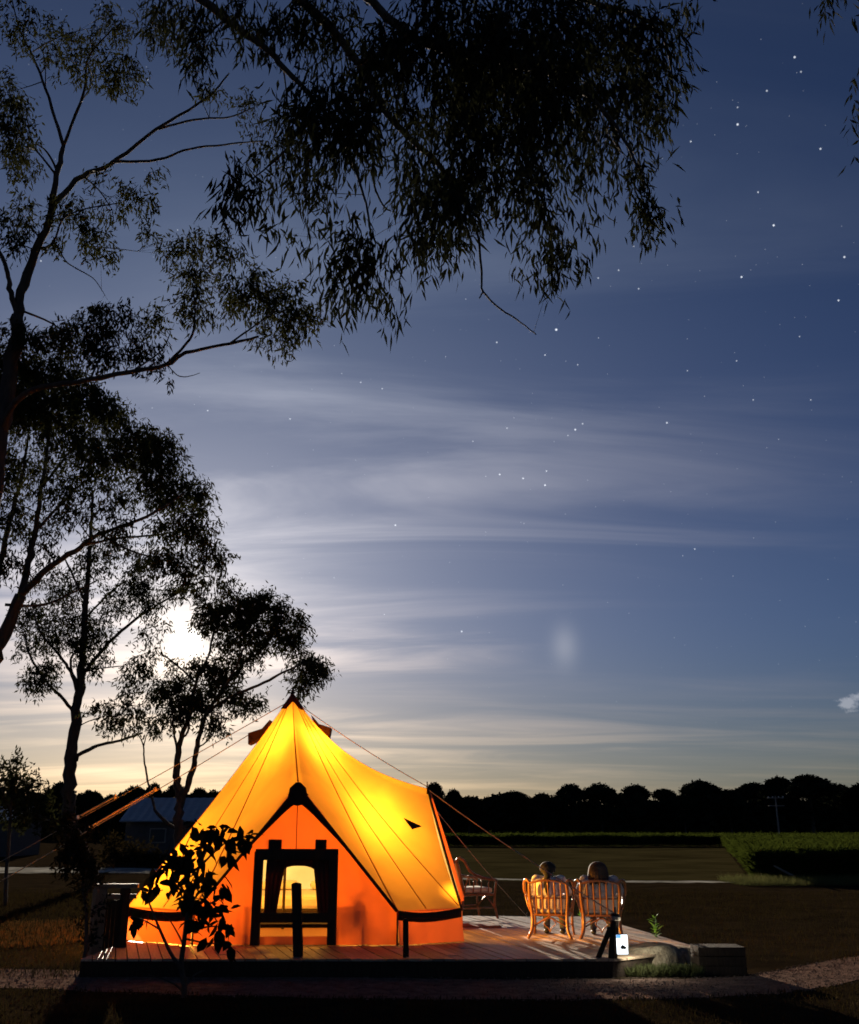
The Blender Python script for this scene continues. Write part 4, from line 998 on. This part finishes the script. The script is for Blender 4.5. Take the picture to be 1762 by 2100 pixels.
# anchor post with brace
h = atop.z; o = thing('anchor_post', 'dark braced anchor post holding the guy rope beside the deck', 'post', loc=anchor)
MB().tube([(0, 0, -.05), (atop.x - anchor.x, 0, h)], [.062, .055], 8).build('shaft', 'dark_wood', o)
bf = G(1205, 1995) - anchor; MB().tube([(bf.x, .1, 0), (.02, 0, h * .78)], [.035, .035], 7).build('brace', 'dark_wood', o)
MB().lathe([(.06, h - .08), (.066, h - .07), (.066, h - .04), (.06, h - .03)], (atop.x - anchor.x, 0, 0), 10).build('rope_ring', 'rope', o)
lp = P(1276, 1937, anchor.y - .06)
o = thing('garden_light', 'small white garden light with a lit panel on the dark anchor post', 'light', loc=lp)
MB().box((-.078, .0, -.125), (.078, .05, .125)).build('housing', 'black_metal', o, bevel=.01)
MB().box((-.070, -.006, -.115), (.070, -.002, .115)).build('panel', 'lamp_panel', o)
MB().box((-.070, -.010, .075), (-.01, -.007, .115)).build('corner', 'lamp_blue', o)
b = MB(); b.v = [Vector((.012 + .040 * math.cos(k * .39) * (1 + .25 * math.sin(k * 1.9)), -.009, -.035 + .028 * math.sin(k * .39) * (1 + .3 * math.cos(k * 1.3)))) for k in range(16)]; b.f = [list(range(16))]; b.build('motif', 'black_metal', o, solid=.002)
MB().box((-.10, .005, -.02), (-.078, .04, .02)).build('bracket', 'black_metal', o)
l = bpy.data.lights.new('light_glow', 'POINT'); l.energy = 8.0; l.color = (.95, .97, .85); l.shadow_soft_size = .05
lo = bpy.data.objects.new('light_glow', l); link(lo, o); lo.location = (.16, .02, .02)

# corner rail left of the tent
d = G(205, 1985).y + .4
def rpt(px, py): return P(px, py, d)
o = thing('corner_rail', 'short timber post and rail glowing orange at the left end of the deck', 'railing')
for px, w, m in ((206, 22, 'post_wood'), (258, 16, 'dark_wood')):
    a = rpt(px, 1822); wv = w * mpp(d) / 2; po = MB().box((-wv, -wv, 0), (wv, wv, a.z)).build('post', m, o, bevel=.008); po.location = (a.x, d, 0); po.rotation_euler.z = math.radians(38)
a = rpt(192, 1817); q = rpt(284, 1816); MB().box((a.x, d - .05, a.z - .03), (q.x, d + .05, a.z + .03)).build('rail', 'post_wood', o, bevel=.006)
a = rpt(214, 1838); q = rpt(280, 1836); MB().box((a.x, d - .02, a.z - .035), (q.x, d + .03, a.z + .03)).build('rail', 'post_wood', o, bevel=.006)
for i in range(5):
    a = rpt(219 + i * 8.2, 1846); wv = .024; MB().box((a.x - wv, d - .012, .05), (a.x + wv, d + .012, a.z)).build('paling', 'dark_wood', o)

# ------------------------------------------------------------------ bank, sleepers, plants
def rock(name, label, c, sx, sy, sz, m, seed, flat=.75):
    r = random.Random(seed); bm = bmesh.new(); bmesh.ops.create_icosphere(bm, subdivisions=4, radius=1)
    ph = [r.uniform(0, 6) for _ in range(9)]
    for v in bm.verts:
        p = v.co; n = 1 + .09 * math.sin(3.1 * p.x + ph[0]) * math.sin(2.7 * p.y + ph[1]) + .06 * math.sin(6 * p.z + ph[2] + 4 * p.x) + .03 * math.sin(13 * p.x + ph[3]) * math.sin(11 * p.y + ph[4])
        p *= n; p.z = min(p.z, flat + .05 * math.sin(4 * p.x + ph[5])) if p.z > 0 else p.z * .3
        v.co = Vector((p.x * sx, p.y * sy, p.z * sz))
    me = bpy.data.meshes.new(name); bm.to_mesh(me); bm.free(); me.materials.append(MATS[m]); me.polygons.foreach_set('use_smooth', [True] * len(me.polygons))
    o = link(bpy.data.objects.new(name, me)); o.location = c; return tag(o, label, 'rock')
bc = G(1345, 1996); bc.y += .42
rock('boulder', 'pale flat topped boulder with grass at its foot beside the deck', bc, .52, .38, .40, 'sandstone', 3)
rock('boulder', 'smaller pale stone leaning against the flat topped boulder', G(1412, 1990) + Vector((.02, .32, 0)), .30, .26, .32, 'sandstone', 8)
o = thing('timber_sleeper', 'dark square garden sleeper box beyond the flat topped boulder', 'sleeper')
a = G(1436, 2001); q = G(1530, 1999); hz = .33
for k, z in enumerate((0, .115, .23)):
    MB().box((a.x, a.y, z), (q.x, a.y + .42, z + .108)).build('sleeper', 'dark_wood', o, bevel=.008)
tag(quads_obj('bank_grass', blades([(G(1285, 2002).x, G(1440, 2002).x, G(1300, 2004).y - .02, G(1300, 2004).y + .30, 2600, .13, None), (c2.x - .1, c2.x + .5, bc.y - .3, bc.y + .3, 500, .2, None)], 12), 'verge_blade'), 'pale grass tufts along the foot of the boulder', 'grass', kind='stuff')
def leafy_plant(loc, h, n, label, seed, ls=.09):
    r = random.Random(seed); o = thing('garden_plant', label, 'plant', loc=loc)
    lm = MB(); lm.v = [Vector(v) for v in ((0, 0, 0), (.22, .35, .05), (0, .4, .0), (-.22, .35, .05), (.15, .75, .02), (0, .8, -.02), (-.15, .75, .02), (0, 1.05, -.08))]
    lm.f = [[0, 1, 2], [0, 2, 3], [1, 4, 5, 2], [2, 5, 6, 3], [4, 7, 5], [5, 7, 6]]; me = lm.mesh('leaf', 'lush_leaf', True)
    MB().tube([(0, 0, -.02), (.01, 0, h * .5), (.02, .01, h)], [.010, .007, .004], 6).build('stem', 'lush_leaf', o)
    for i in range(n):
        t = .25 + .75 * i / n; c = link(bpy.data.objects.new('leaf', me), o); c.location = (.01 + r.uniform(-.02, .02), r.uniform(-.02, .02), h * t)
        c.rotation_euler = (r.uniform(-.1, .9), r.uniform(-.3, .3), i * 2.4 + r.uniform(-.4, .4)); sz = ls * r.uniform(.7, 1.2) * (1.15 - .4 * t); c.scale = (sz,) * 3
    return o
leafy_plant(Vector((GD(1352, 1925).x, GD(1352, 1925).y + .25, 0)), .50, 30, 'bright green leafy plant at the corner of the deck', 1, .13)
leafy_plant(Vector((GD(1196, 1884).x + .05, GD(1196, 1884).y + .6, 0)), .42, 22, 'small bright green plant seen between the two seated people', 2, .12)

# foreground sapling, leaf by leaf
def sapling():
    r = random.Random(5); g0 = G(378, 2046); d = g0.y; o = thing('sapling', 'dark broad leaved sapling growing in front of the glowing tent', 'sapling')
    def S(px, py, dz=0): return P(px, py, d + dz)
    br = [([g0 - Vector((0, 0, .03)), S(378, 2015), S(372, 1980), S(378, 1930), S(384, 1880), S(396, 1830), S(408, 1780), S(430, 1730), S(440, 1700)], 13, 3),
          ([S(374, 1990), S(350, 1955, -.1), S(325, 1900, -.15), S(305, 1850, -.1), S(290, 1815, -.1)], 8, 2),
          ([g0 + Vector((0, 0, .05)), S(360, 2020), S(335, 2008, .1), S(305, 2000, .1)], 5, 2), ([S(379, 2025), S(398, 2000, .1), S(420, 1990, .15)], 5, 2),
          ([S(384, 1880), S(420, 1860, .1), S(455, 1840, .15), S(470, 1830)], 6, 2), ([S(390, 1850), S(360, 1800, -.1), S(345, 1760, -.1), S(350, 1720)], 6, 2),
          ([S(380, 1915), S(430, 1900, .1), S(470, 1905, .15)], 5, 2), ([S(408, 1780), S(460, 1730, .1), S(505, 1715, .1)], 5, 2), ([S(330, 1908), S(300, 1890, -.15), S(275, 1880)], 4, 2),
          ([S(402, 1800), S(375, 1760, .15), S(390, 1715, .1)], 4, 2), ([S(379, 1925), S(430, 1935, .1), S(470, 1930)], 4, 2), ([S(374, 1970), S(376, 1940, .1), S(350, 1890, .2), S(330, 1870, .2)], 4, 2)]
    tb = MB(); k = mpp(d)
    for pts, w0, w1 in br:
        q = catmull(pts, 4); m = len(q); tb.tube(q, [(w0 + (w1 - w0) * i / (m - 1)) * .5 * k for i in range(m)], 7)
    tb.build('trunk', 'bark', o, smooth=True)
    lm = MB(); lm.v = [Vector(v) for v in ((0, 0, 0), (.26, .3, .06), (0, .34, .0), (-.26, .3, .06), (.24, .65, .03), (0, .7, -.03), (-.24, .65, .03), (0, 1.0, -.10))]
    lm.f = [[0, 1, 2], [0, 2, 3], [1, 4, 5, 2], [2, 5, 6, 3], [4, 7, 5], [5, 7, 6]]; me = lm.mesh('leaf', 'sapling_leaf', True)
    cl = [(425, 1702, 26, 16, 10), (482, 1712, 38, 22, 20), (440, 1725, 40, 22, 18), (505, 1722, 16, 16, 6), (372, 1750, 28, 26, 20), (410, 1752, 26, 22, 12), (345, 1775, 26, 28, 22), (470, 1748, 20, 14, 8), (405, 1790, 34, 20, 20), (440, 1800, 28, 20, 16), (320, 1822, 38, 18, 12), (395, 1835, 30, 30, 18),
          (372, 1818, 26, 18, 8), (430, 1842, 26, 18, 12), (450, 1868, 26, 20, 14), (412, 1870, 28, 24, 18), (465, 1895, 22, 12, 9), (400, 1895, 22, 14, 10), (300, 1880, 20, 16, 9), (278, 1885, 12, 12, 5), (440, 1915, 22, 12, 6), (475, 1935, 12, 8, 3), (385, 1700, 14, 10, 4), (455, 1825, 18, 10, 5), (320, 1790, 14, 12, 4)]
    cnt = 0
    for px, py, rx, ry, n in cl:
        for i in range(n):
            a = r.uniform(0, 6.28); q = math.sqrt(r.random()); c = link(bpy.data.objects.new('leaf', me), o); cnt += 1
            c.location = S(px + math.cos(a) * q * rx, py + math.sin(a) * q * ry, r.uniform(-.25, .25)); sz = r.uniform(.13, .225)
            c.scale = (sz * r.uniform(.8, 1.1), sz, sz); c.rotation_euler = (r.uniform(-2.2, .6), r.uniform(-.7, .7), r.uniform(0, 6.28))
sapling()

# ------------------------------------------------------------------ cane chairs
def make_chair(label, loc, rz, ch_=.88, ct=1.0):
    cushion = True
    """cane armchair, seat towards +y, origin on the floor under the seat"""
    o = thing('cane_chair', label, 'chair', loc=loc, rz=rz)
    hw, hd, sh, bh = .31, .29, .40, .98
    def T(pts, r, name, m='cane', s=8): return MB().tube(catmull(pts, 4) if len(pts) > 2 else pts, r, s).build(name, m, o, smooth=True)
    for s in (-1, 1):
        T([(s * (hw + .05), -hd - .10, 0), (s * (hw - .01), -hd - .03, .14), (s * (hw - .02), -hd, .38), (s * (hw + .01), -hd - .06, .70), (s * (hw + .0), -hd - .12, bh - .06)], .028, 'rear_leg')
        T([(s * (hw + .03), hd + .04, 0), (s * (hw + .01), hd, .2), (s * (hw + .02), hd, .40), (s * (hw + .05), hd + .02, .60)], .022, 'front_leg')
        # arm: leaves the top of the back, loops outward and forward, ends on the front leg
        T([(s * (hw - .02), -hd - .12, bh - .08), (s * (hw + .05), -hd - .10, bh - .01), (s * (hw + .10), -hd - .02, bh - .06), (s * (hw + .11), -hd + .08, bh - .22), (s * (hw + .08), .0, .66), (s * (hw + .06), hd - .05, .62), (s * (hw + .05), hd + .02, .60)], .025, 'arm')
        T([(s * (hw + .10), -hd + .06, .70), (s * (hw + .05), -hd + .02, .52), (s * hw, -hd + .02, .41)], .014, 'arm_support')
        for k in range(3): y = -.12 + k * .14; T([(s * (hw + .07), y, .64), (s * (hw + .03), y, .42)], .011, 'arm_spindle')
        T([(s * (hw - .02), -hd + .02, .17), (s * (hw - .02), hd, .17)], .013, 'stretcher')
    T([(-hw + .0, -hd - .12, bh - .07), (-hw * .5, -hd - .15, bh - .03), (0, -hd - .16, bh - .015), (hw * .5, -hd - .15, bh - .03), (hw, -hd - .12, bh - .07)], .02, 'top_rail')
    T([(-hw, -hd - .01, .66), (0, -hd - .07, .66), (hw, -hd - .01, .66)], .013, 'mid_rail'); T([(-hw, -hd, .38), (0, -hd - .02, .38), (hw, -hd, .38)], .018, 'back_rail')
    for i in range(5):
        x = -hw + (i + 1) * hw * 2 / 6; T([(x, -hd - .015, .38), (x * 1.02, -hd - .06, .62), (x * 1.03, -hd - .145, bh - .03)], .014, 'slat')
    m = MB(); m.box((-hw, -hd, .36), (hw, hd, .40)); m.build('seat', 'cane', o, bevel=.012)
    for y in (-hd, hd): T([(-hw, y, .17), (-hw * .5, y, .26), (0, y, .33), (hw * .5, y, .26), (hw, y, .17)], .012, 'brace_bow')
    for s in (-1, 1): T([(s * .02, -hd, .34), (s * .10, -hd - .01, .24), (s * .03, -hd - .01, .17), (s * -.0, -hd, .10)], .009, 'scroll')
    if cushion:
        MB().box((-hw + .03, -hd + .02, .402), (hw - .03, hd - .01, .49)).build('seat_cushion', 'cushion', o, bevel=.035, smooth=True)
        b = MB(); b.v = [Vector(v) for v in ((-hw + .03, -hd + .0, .47), (hw - .03, -hd + .0, .47), (hw - .03, -hd + .06, .47), (-hw + .03, -hd + .06, .47), (-hw + .03, -hd - .115 * ct, ch_), (hw - .03, -hd - .115 * ct, ch_), (hw - .03, -hd - .115 * ct + .07, ch_), (-hw + .03, -hd - .115 * ct + .07, ch_))]
        b.f = [[3, 2, 1, 0], [4, 5, 6, 7], [0, 1, 5, 4], [1, 2, 6, 5], [2, 3, 7, 6], [3, 0, 4, 7]]; b.build('back_cushion', 'cushion', o, bevel=.025, smooth=True)
    return o
C1 = GD(966, 1882); C2 = GD(1137, 1924); C3 = GD(1241, 1926)
C2.y += .25; C3.y += .25
make_chair('empty cane armchair turned sideways beside the tent', C1, math.radians(-66)).scale = (1.12, 1.12, 1.10)
make_chair('cane armchair holding the dark haired person', C2, math.radians(-13), .70, .35).scale = (.92, .92, .87)
make_chair('cane armchair holding the brown haired person', C3, math.radians(-9), .70, .35).scale = (.92, .92, .87)

# ------------------------------------------------------------------ people
def skin_mesh(name, chains, blobs, m, voxel, parent):
    """limb chains ((points),(radii)) and ellipsoids fused into one continuous surface"""
    bm = bmesh.new()
    def ell(c, r, rot=None):
        q = bmesh.ops.create_icosphere(bm, subdivisions=3, radius=1.0)['verts']
        for v in q: v.co = Vector(c) + Vector((v.co.x * r[0], v.co.y * r[1], v.co.z * r[2]))
    for pts, rad in chains:
        pts = [Vector(p) for p in pts]
        for i in range(len(pts) - 1):
            ln = (pts[i + 1] - pts[i]).length; n = max(2, int(ln / max(min(rad[i], rad[i + 1]) * .35, .004)))
            n = min(n, 24)
            for k in range(n + 1):
                t = k / n; r = rad[i] + (rad[i + 1] - rad[i]) * t
                q = bmesh.ops.create_icosphere(bm, subdivisions=2, radius=r)['verts']; c = pts[i].lerp(pts[i + 1], t)
                for v in q: v.co += c
    for c, r in blobs: ell(c, r)
    me = bpy.data.meshes.new(name); bm.to_mesh(me); bm.free()
    t = bpy.data.objects.new('tmp', me); COL.objects.link(t)
    md = t.modifiers.new('r', 'REMESH'); md.mode = 'VOXEL'; md.voxel_size = voxel; sm = t.modifiers.new('s', 'SMOOTH'); sm.iterations = 4; sm.factor = .5
    bpy.context.view_layer.update(); ev = t.evaluated_get(bpy.context.evaluated_depsgraph_get()); out = bpy.data.meshes.new_from_object(ev)
    bpy.data.objects.remove(t); bpy.data.meshes.remove(me)
    out.name = name; out.materials.clear(); out.materials.append(MATS[m]); out.polygons.foreach_set('use_smooth', [True] * len(out.polygons))
    return link(bpy.data.objects.new(name, out), parent)
def make_person(label, loc, rz, hair, top, wide, style, lean):
    o = thing('person', label, 'person', loc=loc, rz=rz); w = wide; sh = .51; X = lean
    hip = Vector((0, -.07, sh + .07)); ch = Vector((X * .4, -.16, .80)); nk = Vector((X * .7, -.22, 1.01)); hd = Vector((X, -.20, 1.115))
    SH = [Vector((s * .185 * w + X * .5, -.19, .955)) for s in (-1, 1)]; EL = [Vector((s * .29 * w, -.04, .70)) for s in (-1, 1)]; WR = [Vector((s * .12, .19, .66)) for s in (-1, 1)]
    KN = [Vector((s * .11, .36, sh + .02)) for s in (-1, 1)]; AN = [Vector((s * .12, .40, .09)) for s in (-1, 1)]
    chains = [([hip, ch], [.125, .125]), ([ch, nk - Vector((0, 0, .03))], [.115, .055]), ([nk - Vector((0, 0, .04)), hd - Vector((0, -.01, .05))], [.050, .048])]
    blobs = [(hd, (.076, .094, .108)), (hd + Vector((0, .045, -.055)), (.052, .05, .06)), (hd + Vector((0, .098, -.012)), (.012, .018, .022)), (hd + Vector((0, .085, -.06)), (.024, .014, .010))]
    for i, s in enumerate((-1, 1)):
        chains += [([ch + Vector((s * .05, 0, .09)), SH[i]], [.07, .052]), ([SH[i], EL[i]], [.046, .037]), ([EL[i], WR[i]], [.036, .025]),
                   ([hip + Vector((s * .08, 0, -.01)), KN[i]], [.088, .058]), ([KN[i], AN[i]], [.055, .036]), ([AN[i] + Vector((0, -.04, -.04)), AN[i] + Vector((0, .14, -.055))], [.034, .028])]
        pm = WR[i] + Vector((-s * .02, .07, -.01)); chains.append(([WR[i], pm], [.024, .030])); blobs.append((pm, (.040, .045, .017)))
        for f in range(4):
            b0 = pm + Vector((-s * .02 + (f - 1.5) * .019 * -s * -1, .035, 0)); l = (.060, .070, .066, .050)[f]
            chains.append(([b0, b0 + Vector((-s * .006, l * .55, .002)), b0 + Vector((-s * .010, l * .9, -.022))], [.0088, .0082, .007]))
        tb0 = pm + Vector((-s * .030, -.01, .004)); chains.append(([tb0, tb0 + Vector((-s * .028, .026, .004)), tb0 + Vector((-s * .034, .052, -.004))], [.011, .0095, .008]))
        blobs += [(hd + Vector((s * .077, -.005, -.012)), (.010, .018, .030))]
    body = skin_mesh('body', chains, blobs, 'skin', .0075, o)
    for s in (-1, 1): MB().lathe([(.001, -.011), (.008, -.006), (.010, 0), (.008, .006), (.001, .011)], hd + Vector((s * .031, .079, .012)), 8).build('eye', 'eye', o, smooth=True)
    MB().tube([hd + Vector((-.022, .094, -.062)), hd + Vector((0, .100, -.060)), hd + Vector((.022, .094, -.062))], [.003, .006, .003], 6).build('lips', 'lip', o, smooth=True)
    tc = [([hip + Vector((0, -.005, -.02)), hip.lerp(ch, .5), ch], [.165 * w, .155 * w, .155 * w]), ([ch, nk - Vector((0, 0, .075))], [.146 * w, .085])]
    tb = []
    for i, s in enumerate((-1, 1)):
        tc += [([ch + Vector((s * .05, 0, .08)), SH[i]], [.105, .078]), ([SH[i], SH[i].lerp(EL[i], .85)], [.076, .066])]
        tb.append((ch + Vector((s * .10 * w, -.012, .0)), (.125 * w, .12, .19)))
    skin_mesh('top', tc, tb, top, .012, o)
    jc = []
    for i, s in enumerate((-1, 1)): jc += [([hip + Vector((s * .07, 0, -.02)), KN[i]], [.112, .074]), ([KN[i], AN[i] + Vector((0, 0, .02))], [.072, .052])]
    jc.append(([hip + Vector((-.07, 0, -.01)), hip + Vector((.07, 0, -.01))], [.125, .125])); skin_mesh('trousers', jc, [], 'jeans', .012, o)
    for s in (-1, 1):
        i = 0 if s < 0 else 1; a = AN[i]; skin_mesh('shoe', [([a + Vector((0, -.045, -.045)), a + Vector((0, .07, -.05)), a + Vector((0, .165, -.055))], [.044, .042, .036])], [], 'black_metal', .01, o)
    if style == 'tail':
        hc = [([hd + Vector((0, -.085, .01)), hd + Vector((0, -.115, -.07)), hd + Vector((-.01, -.105, -.20)), hd + Vector((-.012, -.10, -.33)), hd + Vector((-.008, -.10, -.42))], [.05, .052, .046, .034, .012])]
        hb = [(hd + Vector((0, -.022, .022)), (.122, .116, .116)), (hd + Vector((0, -.06, -.03)), (.080, .062, .085)), (hd + Vector((0, -.10, .0)), (.04, .04, .04))]
    else:
        hc = []
        for k in range(11):
            a = math.pi * (1.0 + k / 10.0); dx, dy = math.cos(a), math.sin(a); q = hd + Vector((dx * .110, dy * .098 - .01, .02))
            hc.append(([q, q + Vector((dx * .016, dy * .012, -.11)), q + Vector((dx * .030, dy * .02 - .005, -.22 - .02 * (k % 3)))], [.030, .032, .016]))
        hb = [(hd + Vector((0, -.018, .024)), (.132, .120, .118)), (hd + Vector((0, -.06, -.05)), (.132, .075, .13))]
    skin_mesh('hair', hc, hb, hair, .008, o)
    return o
make_person('person with dark tied back hair and a white top sitting in a cane chair', C2, math.radians(-13), 'hair_dark', 'top_white', .95, 'tail', -.01).scale = (1.06, 1.0, .885)
make_person('person with loose brown hair and a grey top sitting in a cane chair', C3, math.radians(-9), 'hair_brown', 'top_grey', 1.12, 'loose', -.015).scale = (1.06, 1.0, .885)
